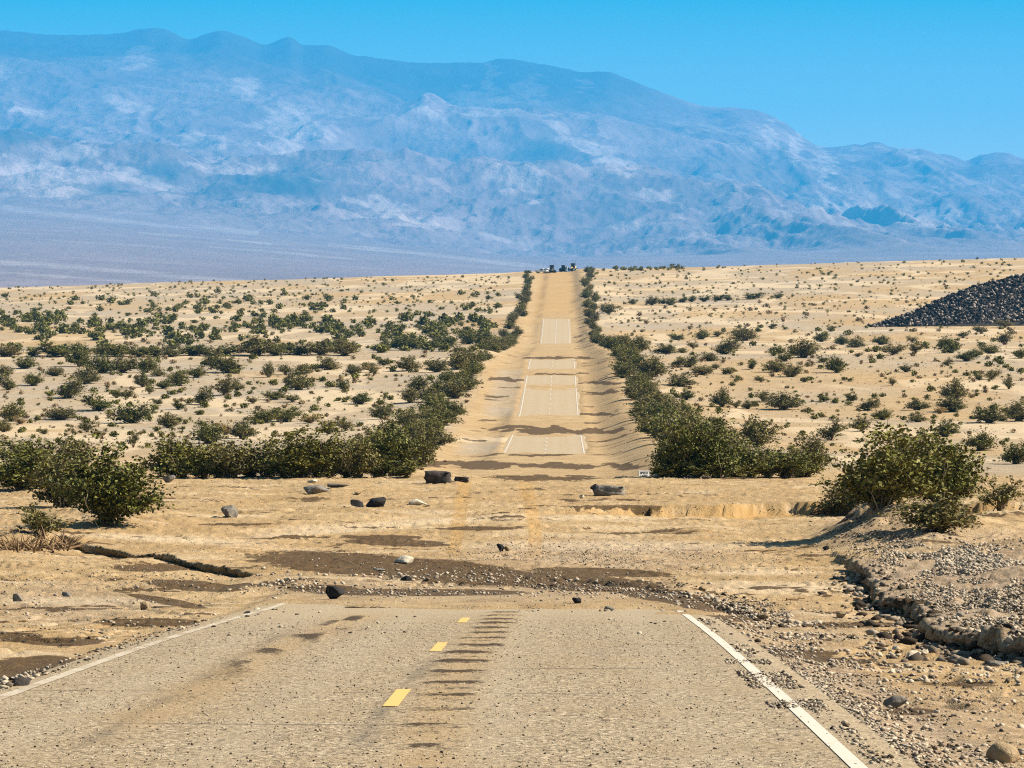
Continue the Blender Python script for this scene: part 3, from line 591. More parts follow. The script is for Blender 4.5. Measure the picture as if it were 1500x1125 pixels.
# --- hedges along the road
g = np.random.default_rng(5)
def hedge(side, spans, zone):
    for d0, d1, u0, u1, n, w, h in spans:
        for i in range(n):
            d = d0+(d1-d0)*(i+.7*g.random())/n; u = u0+(u1-u0)*g.random(); x = float(XC(d))+side*u
            k = .8+.45*g.random(); bush(CX+F*x/d, 0, F/d*w*k, F/d*h*(.75+.5*g.random()), 'full', d=d, zone=zone)
hedge(-1, [(285, 330, 10.2, 13.5, 4, 3.6, 2.5), (330, 420, 10.0, 14.0, 9, 3.6, 2.2), (420, 500, 10.4, 15, 8, 3.8, 2.1), (500, 640, 10.4, 15.5, 12, 4.0, 2.4), (700, 860, 9.6, 13, 8, 3.8, 2.6), (860, 1050, 9.6, 13.5, 11, 4.0, 2.8), (1050, 1350, 9.4, 12.5, 12, 3.8, 2.7), (1350, 1560, 10, 11.8, 7, 3.6, 2.7), (1560, 1680, 12, 13.5, 3, 3.4, 2.4)], 'left hedge')
hedge(1, [(290, 340, 9.4, 14.5, 6, 3.6, 2.9), (340, 430, 10.0, 14, 10, 3.6, 2.5), (430, 540, 10.0, 14, 11, 3.6, 2.4), (540, 650, 9.8, 13.5, 11, 3.7, 2.4), (660, 850, 10, 16, 9, 3.8, 2.4), (870, 1080, 9.0, 10.8, 9, 3.2, 2.5), (1080, 1300, 9.0, 13, 11, 3.6, 2.8), (1300, 1520, 9.8, 12, 7, 3.6, 2.7), (1520, 1690, 12.2, 15, 5, 3.6, 2.5)], 'right hedge')
for px, py, w, h in [(640, 545, 40, 24), (670, 541, 46, 30), (612, 572, 44, 26), (600, 590, 40, 28), (640, 575, 30, 24), (890, 459, 30, 18)]: bush(px, py, w, h, 'full', zone='flat')
# --- labels for them
ORD = ['', 'first', 'second', 'third', 'fourth', 'fifth', 'sixth', 'seventh', 'eighth', 'ninth', 'tenth', 'eleventh', 'twelfth', 'thirteenth', 'fourteenth', 'fifteenth', 'sixteenth', 'seventeenth', 'eighteenth', 'nineteenth', 'twentieth']
TENS = {20: 'twenty', 30: 'thirty', 40: 'forty', 50: 'fifty', 60: 'sixty', 70: 'seventy', 80: 'eighty', 90: 'ninety'}
TENTH = {30: 'thirtieth', 40: 'fortieth', 50: 'fiftieth', 60: 'sixtieth', 70: 'seventieth', 80: 'eightieth', 90: 'ninetieth'}
def nth(n): return ORD[n] if n <= 20 else TENTH[n] if n % 10 == 0 else TENS[n//10*10]+'-'+ORD[n % 10]
BAND = [(610, 'just behind the sand bank'), (575, 'below the second asphalt patch'), (548, 'beside second patch lower half'), (528, 'beside second patch upper half'), (508, 'on the pale sand strip'), (468, 'beside the third asphalt patch'), (0, 'just below the far crest')]
LOOK = {'full': 'dense dark bush', 'low': 'low spreading bush', 'sparse': 'thin twiggy shrub', 'yellow': 'dry yellow shrub'}
cnt = {}
for b in sorted([b for b in BUSHES if b['zone'] == 'flat'], key=lambda b: abs(b['u'])):
    side = 'left' if b['u'] < 0 else 'right'; k = [i for i, (y, _) in enumerate(BAND) if b['py'] >= y][0]
    key = (side, k, b['kind']); cnt[key] = cnt.get(key, 0)+1
    tag(b['o'], '%s, %s from road on the %s flat, %s' % (LOOK[b['kind']], nth(cnt[key]), side, BAND[k][1]), group='shrubs scattered over the desert flats')
for zn in ('left hedge', 'right hedge'):
    L = sorted([b for b in BUSHES if b['zone'] == zn], key=lambda b: b['d'])
    for i, b in enumerate(L): tag(b['o'], 'dark hedge bush on the %s road shoulder, %s uphill from the wash' % (zn.split()[0], nth(i+1)), group='bushes lining the road on the '+zn.split()[0])
for b in BUSHES:
    if b['label']: tag(b['o'], b['label'], group='large bushes around the wash')
# --- the countless small shrubs of the far plain: one mass
def far_shrubs(tufts=False):
    g = np.random.default_rng(4 if tufts else 3); pts = []
    def scat(n, x0, x1, y0, y1, s0, s1, dens):
        k = 0; tries = 0
        while k < n and tries < n*40:
            tries += 1
            px = x0+(x1-x0)*g.random(); py = y0+(y1-y0)*g.random(); hz = np.interp(px, [0, 380, 750, 900, 1500], [422, 410, 403, 393, 377])
            if py < hz or g.random() > dens(px, py-hz): continue
            if 752-(py-400)*.35 < px < 868+(py-400)*.28: continue
            pts.append((px, py, s0+(s1-s0)*g.random()**1.6)); k += 1
    if tufts:
        scat(420, 0, 700, 500, 690, 3, 10, lambda x, q: .8); scat(420, 900, 1500, 440, 690, 3, 9, lambda x, q: .8); scat(300, 0, 1500, 405, 500, 2, 5, lambda x, q: .8)
    else: scat(420, 0, 745, 468, 517, 6, 18, lambda x, q: min(1, max(0, 4.*float(vnoise(x/34., (q+400)/9.))-1.3)))
    if not tufts:
        scat(560, 0, 745, 426, 490, 4, 12, lambda x, q: min(1, q/50)*min(1, max(.1, 3.*float(vnoise(x/30., (q+300)/7.))-.8))*(1 if x < 420 else .6))
        scat(620, 0, 760, 404, 450, 2, 5.5, lambda x, q: .8)
        scat(800, 870, 1500, 378, 475, 2, 6, lambda x, q: .6)
        scat(40, 880, 1000, 388, 397, 4, 9, lambda x, q: 1)
        scat(420, 920, 1500, 478, 680, 3.5, 12, lambda x, q: .7)
        scat(420, 0, 640, 525, 660, 3.5, 13, lambda x, q: .7)
    p = np.array(pts); x, d, z = at(p[:, 0], p[:, 1]); W = p[:, 2]/F*d
    V = []; val = []
    for i in range(len(p)):
        n = int(26+10*p[i, 2]); h = W[i]*(.55+.35*g.random())
        q = g.normal(size=(n, 3)); q /= np.linalg.norm(q, axis=1)[:, None]; q *= (g.random(n)**.4)[:, None]*(.75+.5*g.random((n, 1)))
        lob = 1+.35*np.sin(3*np.arctan2(q[:, 1], q[:, 0])+g.random()*6); C = np.stack([x[i]+q[:, 0]*W[i]*.5*lob, d[i]+q[:, 1]*W[i]*.5*lob, z[i]+h*(.42+.5*q[:, 2])], 1)
        a = g.normal(size=(n, 3)); a /= np.linalg.norm(a, axis=1)[:, None]; b = np.cross(a, g.normal(size=(n, 3))); b /= np.linalg.norm(b, axis=1)[:, None]; s_ = W[i]*.13*(.6+.8*g.random((n, 1)))
        V.append(np.stack([C-a*s_, C-b*s_*.7, C+a*s_, C+b*s_*.7], 1).reshape(-1, 3)); val.append(np.repeat(g.random(n)**1.5, 4)*(1 if g.random() < .75 else 2.))
    V = np.concatenate(V)
    if tufts: o = obj('dry_grass', V, np.arange(len(V)).reshape(-1, 4), STRAW); attr(o, 'v', np.clip(np.concatenate(val), 0, 1)); return tag(o, 'straw coloured dry tufts between the desert shrubs', 'dry grass', kind='stuff')
    o = obj('distant_shrubs', V, np.arange(len(V)).reshape(-1, 4), LEAF); attr(o, 'v', np.clip(np.concatenate(val), 0, 1))
    tag(o, 'tiny dark desert shrubs dotted over the far plain', 'shrubs', kind='stuff')
far_shrubs()
STRAW = m_leaf('straw', (.14, .095, .04), (.30, .215, .10))
far_shrubs(True)

# ------------------------------------------------------------------ dead brush and sticks
def brush(px, py, w, h, label, n=90):
    x, d, z = (float(v[0]) for v in at([px], [py])); W = w/F*d; Hh = h/F*d; g = np.random.default_rng(int(px+py)); paths = []
    for i in range(n):
        p0 = np.array([(g.random()-.5)*W, g.normal()*.6, Hh*.05*g.random()]); ph = g.random()*3.14; L = (.3+.7*g.random())*.38*W
        e = p0+np.array([math.cos(ph)*L, g.normal()*.3, abs(math.sin(ph))*L*Hh/W*1.6]); m = (p0+e)/2+g.normal(size=3)*.07*L+np.array([0, 0, .08*L])
        paths.append(([p0, m, e], .018+.02*g.random(), .006))
    V, Fc = tubes(paths, 5); return tag(obj('dead_brush', np.array(V)+np.array([x, d, z]), Fc, TWIGB, smooth=True), label, 'brush')
brush(50, 806, 115, 60, 'heap of brown dead branches lying below the tallest left bush', 110)
brush(120, 808, 40, 14, 'small tangle of dry twigs at the left end of the black crack', 26)
def stick(px, py, L, rz, label):
    x, d, z = (float(v[0]) for v in at([px], [py])); g = np.random.default_rng(int(px)); l = L/F*d
    pts = [np.array([(q-.5)*l, g.normal()*.03, .025+.03*g.random()]) for q in np.linspace(0, 1, 6)]; br = [([pts[k], pts[k]+np.array([.12*l, .1*l*g.normal(), .05]), ], .008, .004) for k in (2, 3)]
    V, Fc = tubes([(pts, .02, .008)]+br, 5); o = obj('stick', V, Fc, TWIGB); o.location = (x, d, z); o.rotation_euler = (0, 0, rz); tag(o, label, 'stick')
stick(1125, 809, 70, .1, 'long thin stick lying on smooth mud left of the sandy mound')
stick(812, 787, 18, .9, 'short twig lying on the dried mud right of the tyre tracks')
stick(535, 893, 60, -.1, 'thin dark stick lying across the dusty end of the road')
stick(1165, 880, 30, .3, 'short dark twig on the mud above the stony band')
stick(860, 775, 14, .4, 'tiny twig on the smooth sand below the cut bank')

# ------------------------------------------------------------------ rocks
def rock_geo(seed, sub=3, cuts=16):
    g = np.random.default_rng(seed); bm = bmesh.new(); bmesh.ops.create_icosphere(bm, subdivisions=sub, radius=1.)
    v = np.array([q.co[:] for q in bm.verts]); fc = np.array([[q.index for q in f_.verts] for f_ in bm.faces]); bm.free()
    for k in range(cuts):
        n = g.normal(size=3); n /= np.linalg.norm(n); c = .34+.34*g.random(); q = v@n; v = v-np.maximum(q-c, 0)[:, None]*n[None, :]
    v = v*(1+.07*fbm(v[:, 0]*2.3+seed, v[:, 1]*2.3+v[:, 2], 3))[:, None]
    lo, hi = v.min(0), v.max(0); v = (v-(lo+hi)/2)/(hi-lo); v[:, 2] += .5; return v, fc
ROCKM = {'black': m_rock('black_basalt', (.012, .010, .009), (.035, .030, .026)), 'grey': m_rock('grey_rock', (.10, .088, .072), (.21, .18, .14)), 'white': m_rock('pale_rock', (.36, .29, .20), (.56, .48, .36)),
         'tan': m_rock('tan_rock', (.20, .135, .07), (.32, .23, .13)), 'asphalt': m_rock('broken_asphalt', (.025, .02, .016), (.07, .055, .045), 5)}
def rock(px, py, w, h, m, label, seed, depth=.8, rz=None, name='rock', sink=.12):
    x, d, z = (float(v[0]) for v in at([px], [py])); v, fc = rock_geo(seed); W = w/F*d; Hh = h/F*d/(1-sink)
    dep = W*depth; o = obj(name, v*np.array([W, dep, Hh]), fc, ROCKM[m]); o.location = (x, d+dep*.35, z-sink*Hh); o.rotation_euler = (0, 0, (random.random()-.5)*.5 if rz is None else rz)
    tag(o, label, 'rock', 'loose rocks on the washed out road')
for a in [(491, 877, 31, 19, 'black', 'black boulder sitting on the left lane where the asphalt ends', 1), (551, 743, 30, 15, 'black', 'larger of the two dark boulders side by side on the sand bank', 2), (523, 742, 20, 11, 'black', 'smaller dark boulder left of its larger twin on the sand bank', 3),
          (463, 724, 40, 13, 'grey', 'grey angular rock on the sand in front of the flat slab', 4), (495, 714, 34, 6, 'grey', 'flat grey slab half buried behind the angular grey rock', 5), (458, 707, 18, 5, 'white', 'small pale rock at the foot of the bushes behind the flat slab', 6),
          (612, 740, 28, 9, 'white', 'low whitish rock on the sand left of the tyre tracks', 7), (524, 725, 11, 5, 'tan', 'small brown stone behind the two dark boulders', 8), (335, 758, 25, 18, 'grey', 'grey pointed rock alone on the sand at the left of the wash', 9),
          (247, 707, 20, 11, 'grey', 'rounded light grey rock under the bush at the left of the sand bank', 10), (590, 826, 30, 13, 'white', 'pale cracked rock standing in the wet mud', 11), (733, 808, 12, 12, 'black', 'upright dark stone between the two tyre tracks', 12),
          (744, 807, 12, 8, 'tan', 'tan stone leaning on the upright dark stone', 13), (555, 837, 18, 5, 'grey', 'flat grey stone at the lower edge of the wet mud', 14), (595, 851, 17, 7, 'black', 'low black stone in the gravel below the wet mud', 15),
          (212, 892, 14, 12, 'tan', 'tan pointed stone on the mud left of the road', 16), (26, 881, 16, 12, 'grey', 'grey stone on the mud near the left picture edge', 17), (97, 874, 14, 7, 'grey', 'low grey stone on the cracked mud left of the road', 18), (28, 1013, 34, 20, 'asphalt', 'dark lump of broken asphalt at the left road edge', 19),
          (1312, 1038, 36, 20, 'grey', 'grey boulder half sunk in mud right of the white edge line', 20), (1338, 967, 24, 14, 'white', 'largest pale rock of the trio right of the road', 21), (1313, 954, 14, 8, 'white', 'left pale rock of the trio right of the road', 22), (1353, 960, 15, 9, 'white', 'right pale rock of the trio right of the road', 23),
          (1462, 974, 30, 10, 'grey', 'flat grey rock under the dark cobble bank edge', 24), (1472, 1116, 52, 28, 'tan', 'large jagged clod casting a shadow in the lower right corner', 25), (852, 730, 8, 6, 'white', 'tiny white stone left of the broken concrete chunk', 26),
          (1118, 908, 20, 10, 'tan', 'brown clod in the stony band right of the road end', 27), (1233, 905, 16, 9, 'tan', 'tan stone at the right end of the stony band', 28), (845, 884, 14, 9, 'black', 'dark pitted stone at the muddy end of the right lane', 29), (893, 896, 16, 8, 'grey', 'grey stone beside a white chip on the right lane', 30),
          (1392, 830, 18, 9, 'white', 'pale stone on the back of the cobble bank', 31), (1210, 806, 10, 7, 'black', 'dark stone at the left foot of the sandy mound', 32), (360, 903, 14, 8, 'black', 'dark stone beside the left edge line near its far end', 33), (375, 897, 11, 7, 'white', 'white stone beside the far end of the left edge line', 34),
          (1030, 866, 14, 8, 'tan', 'tan stone on the black eroded edge right of the road end', 35), (960, 700, 12, 6, 'grey', 'grey stone just right of the half buried sign', 36), (982, 697, 20, 9, 'white', 'pale rubble lump under the right hedge beside the sign', 37)]:
    rock(*a[:6], a[6])
x, d, z = (float(v[0]) for v in at([641], [707]))
def box_rock(name, px, py, w, h, m, label, seed, dep=.7, rz=0.):
    x, d, z = (float(v[0]) for v in at([px], [py])); W = w/F*d; Hh = h/F*d; g = np.random.default_rng(seed)
    bm = bmesh.new(); bmesh.ops.create_cube(bm, size=1.); bmesh.ops.subdivide_edges(bm, edges=bm.edges[:], cuts=5, use_grid_fill=True)
    v = np.array([q.co[:] for q in bm.verts]); fc = np.array([[q.index for q in f_.verts] for f_ in bm.faces]); bm.free()
    r_ = np.abs(v).max(1); n = np.linalg.norm(v, axis=1); v = v*(1-.10*sm(.55, .85, n))[:, None]; v = v+.11*np.stack([fbm(v[:, 1]*4+seed, v[:, 2]*4, 3), fbm(v[:, 0]*4, v[:, 2]*4+seed, 3), fbm(v[:, 0]*4+3, v[:, 1]*4+seed, 3)], 1)
    o = obj(name, v*np.array([W, W*dep, Hh*1.15])+np.array([0, 0, Hh*.45]), fc, ROCKM[m]); o.location = (x, d+W*dep*.3, z); o.rotation_euler = (0, .03, rz); return tag(o, label, 'rock')
box_rock('asphalt_slab', 641, 708, 37, 17, 'asphalt', 'black slab of broken asphalt sticking out of the sand at the left shoulder', 3)
box_rock('asphalt_slab', 676, 706, 20, 7, 'asphalt', 'small black asphalt fragment right of the larger slab', 5)
e = box_rock('concrete_chunk', 892, 725, 44, 13, 'grey', 'broken grey concrete chunk on the sand bank, shade on its left end coloured black', 8, .6)
k = rock_geo(71); W = 19/F*138; o = obj('painted_shade_end', k[0]*np.array([W, W*.8, 15/F*138]), k[1], ROCKM['black'], e, False); o.location = (-.42, -.12, 0); o['label'] = 'shaded left end of the concrete chunk, its shade coloured black'  # black rock piece stands in for the shade on the chunk's left half

# --- loose gravel: countless
def stones(name, pts, mat, label, cat, parent=None, flat=.6):
    """pts: x, y, z, size, shade"""
    g = np.random.default_rng(9); bm = bmesh.new(); bmesh.ops.create_icosphere(bm, subdivisions=1, radius=.5)
    v0 = np.array([q.co[:] for q in bm.verts]); f0 = np.array([[q.index for q in f_.verts] for f_ in bm.faces]); bm.free(); n = len(pts)
    v = v0[None]*(1+.36*g.normal(size=(n, len(v0), 1)).clip(-1.6, 1.6)); a = g.random(n)*6.28; ca, sa = np.cos(a)[:, None], np.sin(a)[:, None]
    v = v*np.stack([.8+.6*g.random(n), .7+.4*g.random(n), flat*(.7+.7*g.random(n))], 1)[:, None, :]*pts[:, 3][:, None, None]
    v = np.stack([v[..., 0]*ca-v[..., 1]*sa, v[..., 0]*sa+v[..., 1]*ca, v[..., 2]], 2)+np.stack([pts[:, 0], pts[:, 1], pts[:, 2]+pts[:, 3]*.12], 1)[:, None, :]
    fc = (f0[None]+(np.arange(n)*len(v0))[:, None, None]).reshape(-1, 3); o = obj(name, v.reshape(-1, 3), fc, mat, parent); attr(o, 'v', np.repeat(pts[:, 4], len(v0)))
    tag(o, label, cat, kind='stuff'); return o
GR = []
def scatter(n, cx, cy, rx, ry, ang, s0, s1, shade=(0, 1), gauss=True):
    q = g.normal(size=(n, 2))*.5 if gauss else g.random((n, 2))*2-1
    ca, sa = math.cos(R(ang)), math.sin(R(ang)); px = cx+q[:, 0]*rx*ca-q[:, 1]*ry*sa; py = cy+q[:, 0]*rx*sa+q[:, 1]*ry*ca
    k = (py > 690) & (py < 1140) & (px > -60) & (px < 1560); x, d, z = at(px[k], py[k]); u = np.abs(x-XC(d)); cl = fbm(x*.9, d*.5, 3) > -.25
    keep = cl & (d < 175); sz = s0+(s1-s0)*g.random(keep.sum())**2.2
    sv = shade[0]+(shade[1]-shade[0])*g.random(keep.sum())**.55
    GR.append(np.stack([x[keep], d[keep], z[keep], sz*.62, sv], 1))
scatter(800, 640, 866, 330, 11, 0, .03, .13, (.1, 1)); scatter(1200, 900, 866, 330, 13, 6, .03, .13, (.0, 1)); scatter(2600, 880, 815, 260, 28, 2, .03, .10); scatter(1700, 1150, 920, 150, 34, 14, .03, .15, (.0, 1)); scatter(260, 1080, 880, 130, 12, 16, .05, .15, (.0, .5))
scatter(2600, 1210, 1030, 110, 22, 47, .02, .065); scatter(700, 1280, 1085, 70, 26, 40, .03, .09); scatter(6500, 1430, 872, 120, 62, 14, .04, .13, (.0, 1)); scatter(4200, 1420, 820, 140, 22, 4, .05, .17, (.35, 1)); scatter(1200, 1300, 790, 110, 40, 10, .04, .16, (0, .7))
scatter(900, 100, 890, 220, 50, 0, .03, .13, (.1, 1), False); scatter(900, 105, 985, 110, 14, -22, .03, .11, (.0, .9)); scatter(1200, 1400, 1050, 160, 90, 0, .02, .1, (0, 1), False); scatter(900, 1350, 960, 190, 40, 0, .03, .14, (.2, 1), False)
scatter(5000, 750, 775, 800, 75, 0, .02, .08, (0, .7), False); scatter(1500, 1200, 1028, 42, 20, 42, .02, .07, (.0, 1)); scatter(160, 700, 847, 260, 8, 2, .05, .2, (.3, 1)); scatter(150, 1090, 893, 110, 8, 14, .06, .24, (.2, 1)); scatter(300, 420, 850, 110, 16, 0, .05, .18, (.3, 1)); scatter(700, 680, 888, 420, 14, 0, .02, .07, (0, 1)); scatter(500, 160, 845, 200, 30, 0, .03, .12, (.2, 1)); scatter(500, 800, 692, 260, 7, 0, .05, .16, (.3, 1)); scatter(160, 1000, 697, 60, 5, 0, .06, .2, (.5, 1))
def shoulder(n, d0, d1, u0, u1, s0, s1, sh):
    d = d0+(d1-d0)*g.random(n); u = u0+(u1-u0)*g.random(n)**1.2; x = XC(d)+u; q = fbm(x*1.2, d*.5, 3) > -.12; z = np.maximum(gz(x, d), np.where(np.abs(u) < 3.8, P(d), -99)); sz = s0+(s1-s0)*g.random(n)**2
    GR.append(np.stack([x, d, z, sz, sh[0]+(sh[1]-sh[0])*g.random(n)], 1)[q])
shoulder(5200, 26.5, 57, 3.62, 5.1, .014, .05, (0, 1)); shoulder(1900, 34, 44, 3.3, 4.0, .015, .045, (0, 1)); shoulder(1100, 33.8, 37.0, 3.3, 4.4, .012, .04, (.2, 1)); shoulder(900, 46, 62, 3.55, 4.6, .02, .07, (0, 1)); shoulder(1500, 33, 62, -3.75, -4.6, .015, .06, (.1, 1)); shoulder(700, 34, 41, -3.75, -4.9, .03, .10, (0, 1)); shoulder(160, 52, 68, -3.6, 3.6, .02, .08, (0, 1))
n_ = 2600; d_ = 48+42*g.random(n_)**1.3; x_ = XEDGE(d_)+.35*fbm(d_*.7, d_*0+8, 4)+.16*fbm(d_*3.1, d_*0+2, 2)+g.normal(size=n_)*.22-.12; GR.append(np.stack([x_, d_, gz(x_+.1, d_)-.02, .03+.16*g.random(n_)**3, .75*g.random(n_)], 1))
n_ = 260; d_ = 49+38*g.random(n_); x_ = XEDGE(d_)-.3-.9*g.random(n_)**2; GR.append(np.stack([x_, d_, gz(x_, d_), .05+.2*g.random(n_)**3, .6*g.random(n_)], 1))
GRAVEL = m_stones('gravel', (.035, .023, .013), (.50, .40, .28))
stones('gravel', np.concatenate(GR), GRAVEL, 'loose pale and dark gravel washed over mud and road edge', 'gravel')
# chips lying on the chip-sealed road
n = 9000; dd = 26+34*g.random(n)**1.3; uu = (g.random(n)*2-1)*3.8; xx = XC(dd)+uu
stones('road_chips', np.stack([xx, dd, P(dd)+.002, .006+.016*g.random(n)**2, g.random(n)], 1), GRAVEL, 'small stone chips strewn on the near asphalt', 'gravel')
# stones on the flats
px = np.concatenate([g.random(2600)*1500, 900+g.random(1600)*600]); py = np.concatenate([430+g.random(2600)**.8*262, 430+g.random(1600)*250]); x, d, z = at(px, py); k = (np.abs(x-XC(d)) > 9) & (d < 1500)
stones('desert_stones', np.stack([x[k], d[k], z[k], (1.0+2.2*g.random(k.sum())**3)*d[k]/F, g.random(k.sum())], 1), m_stones('desert_stone', (.045, .03, .018), (.46, .37, .25)), 'scattered dark and pale stones on the desert flats', 'stones')

# ------------------------------------------------------------------ dark rubble mound on the right
x0, d0, z0 = (float(v[0]) for v in at([1460], [477])); pxm = F/d0
me_ = empty('rubble_mound', (x0, d0, z0), 'long heap of dark broken rubble on the plain at the right edge', 'rubble heap')
prof = pchip([1265, 1278, 1290, 1305, 1330, 1350, 1380, 1400, 1430, 1465, 1500, 1560, 1640, 1720], [0, 3, 6, 11, 18, 25, 37, 45, 55, 62, 69, 74, 50, 0])
mxs = np.linspace(1265, 1720, 190); mds = np.linspace(-1, 1, 40); PX2, Q = np.meshgrid(mxs, mds); hh = prof(PX2)/pxm; rad = np.maximum(hh*1.35, .4)
Xm = (PX2-1460)/pxm; Ym = Q*rad+rad*.8+0*Xm; gxx = Xm+x0; gdd = Ym+d0
Zm = gz(gxx, gdd)-z0-.3+(hh+.3)*np.maximum(0, 1-np.abs(Q))**.85+.18*fbm(Xm*.5, Ym*.5, 3)*(1-np.abs(Q))
obj('core', np.stack([Xm, Ym, Zm], 2).reshape(-1, 3), grid_faces(40, 190), ROCKM['asphalt'], me_)
n = 9000; a = g.integers(0, 190, n*3); q = (g.random(n*3)*1.0-1.0)*.98+.05; wgt = (prof(mxs[a])+6)/72 > g.random(n*3)
a = a[wgt][:n]; q = q[wgt][:n]; pxa = mxs[a]+(g.random(len(a))-.5)*2.4; h_ = prof(pxa)/pxm; r_ = np.maximum(h_*1.35, .4); xa = (pxa-1460)/pxm; ya = q*r_+r_*.8; za = gz(xa+x0, ya+d0)-z0-.3+(h_+.3)*np.maximum(0, 1-np.abs(q))**.85
sh = np.where(g.random(len(a)) < .42-.25*(1+q), .5+.5*g.random(len(a)), .12*g.random(len(a)))
stones('rubble', np.stack([xa, ya, za, (1.3+4.2*g.random(len(a))**3.2)/pxm, sh], 1), m_stones('dark_rubble', (.018, .013, .010), (.42, .34, .27)), 'dark angular stones covering the heap', None, me_, .75)
if 'category' in bpy.data.objects['rubble']: del bpy.data.objects['rubble']['category']

# ------------------------------------------------------------------ half buried sign
SIGNW = plain('sign_white', (.72, .70, .64), .5, 0, .12); SIGNB = plain('sign_black', (.02, .02, .02), .5); STEEL = plain('galvanised_steel', (.35, .34, .32), .5, .6)
d = 212.; x = (943.5-CX)/F*d; ztop = -(689.0-CY)/F*d; zg = float(gz(x, d)); w, h = .66, .78
sg = empty('speed_limit_sign', (x, d, zg), 'white speed limit sign half buried behind the sand bank by the right hedge', 'road sign', rz=R(22))
def bevel_box(name, c, s_, mat, parent, bev=.0, rot=None):
    bm = bmesh.new(); bmesh.ops.create_cube(bm, size=1.); bmesh.ops.scale(bm, vec=s_, verts=bm.verts)
    if bev: bmesh.ops.bevel(bm, geom=bm.edges[:], offset=bev, segments=2, profile=.5, affect='EDGES')
    if rot: bmesh.ops.rotate(bm, cent=(0, 0, 0), matrix=Matrix.Rotation(rot[1], 3, rot[0]), verts=bm.verts)
    bmesh.ops.translate(bm, vec=c, verts=bm.verts); me = bpy.data.meshes.new(name); bm.to_mesh(me); bm.free(); me.materials.append(mat)
    o = bpy.data.objects.new(name, me); COL.objects.link(o); o.parent = parent; return o
zt = ztop-zg
bevel_box('panel', (0, 0, zt-h/2), (w, .012, h), SIGNW, sg, .004)
bm = bmesh.new()
for c, s_ in (((0, -.009, zt-.025), (w-.04, .004, .012)), ((0, -.009, zt-h+.025), (w-.04, .004, .012)), ((-w/2+.025, -.009, zt-h/2), (.012, .004, h-.062)), ((w/2-.025, -.009, zt-h/2), (.012, .004, h-.062))):
    r_ = bmesh.ops.create_cube(bm, size=1.); bmesh.ops.scale(bm, vec=s_, verts=r_['verts']); bmesh.ops.translate(bm, vec=c, verts=r_['verts'])
me = bpy.data.meshes.new('border'); bm.to_mesh(me); bm.free(); me.materials.append(SIGNB); o = bpy.data.objects.new('border', me); COL.objects.link(o); o.parent = sg
bevel_box('post', (0, .035, zt/2-.1), (.06, .05, zt+.1), STEEL, sg, .006)
def text(s_, size, loc, parent, sx=1.):
    c = bpy.data.curves.new('lettering', 'FONT'); c.body = s_; c.size = size; c.align_x = 'CENTER'; c.extrude = .003; c.offset = size*.018
    o = bpy.data.objects.new('tmp', c); COL.objects.link(o); dg = bpy.context.evaluated_depsgraph_get(); me = bpy.data.meshes.new_from_object(o.evaluated_get(dg)); bpy.data.objects.remove(o)
    me.materials.clear(); me.materials.append(SIGNB); q = bpy.data.objects.new('lettering', me); COL.objects.link(q); q.parent = parent; q.location = loc; q.rotation_euler = (R(90), 0, 0); q.scale = (sx, 1, 1)
text('SPEED', .19, (0, -.010, zt-.20), sg, .92); text('LIMIT', .19, (0, -.010, zt-.38), sg, .92)

# ------------------------------------------------------------------ machines on the crest
GLASS = plain('dark_glass', (.03, .035, .04), .15, 0, .1); TYRE = plain('tyre_rubber', (.02, .02, .02), .9); BLACK = plain('black_steel', (.03, .028, .026), .6); CREAM = plain('dusty_yellow_paint', (.50, .36, .15), .6); WPAINT = plain('white_vehicle_paint', (.70, .69, .66), .35, 0, .1)
RIM = plain('pale_rim', (.6, .57, .5), .5); CHROME = plain('lamp_glass', (.7, .7, .68), .2)
def wheel(parent, x, y, r, w, axis='x'):
    def cyl(name, rad, wid, mat, par, bev):
        bm = bmesh.new(); bmesh.ops.create_cone(bm, cap_ends=True, segments=24, radius1=rad, radius2=rad, depth=wid)
        bmesh.ops.bevel(bm, geom=[e for e in bm.edges if len(e.link_faces) == 2 and abs(e.verts[0].co.z-e.verts[1].co.z) < 1e-5], offset=bev, segments=2, affect='EDGES')
        me = bpy.data.meshes.new(name); bm.to_mesh(me); bm.free(); me.materials.append(mat); o = bpy.data.objects.new(name, me); COL.objects.link(o); o.parent = par; return o
    e = bpy.data.objects.new('wheel', None); COL.objects.link(e); e.parent = parent; e.location = (x, y, r); e.rotation_euler = (0, R(90), 0)
    cyl('tyre', r, w, TYRE, e, .06*r); cyl('rim', r*.55, w+.03, RIM, e, .02)
def place_vehicle(name, px, d, rz, label, cat):
    x = (px-CX)/F*d; return empty(name, (x, d, max(float(gz(x, d)), float(P(d)+TILT(d)*XC(d)))), label, cat, 'road crew vehicles on the crest', rz)
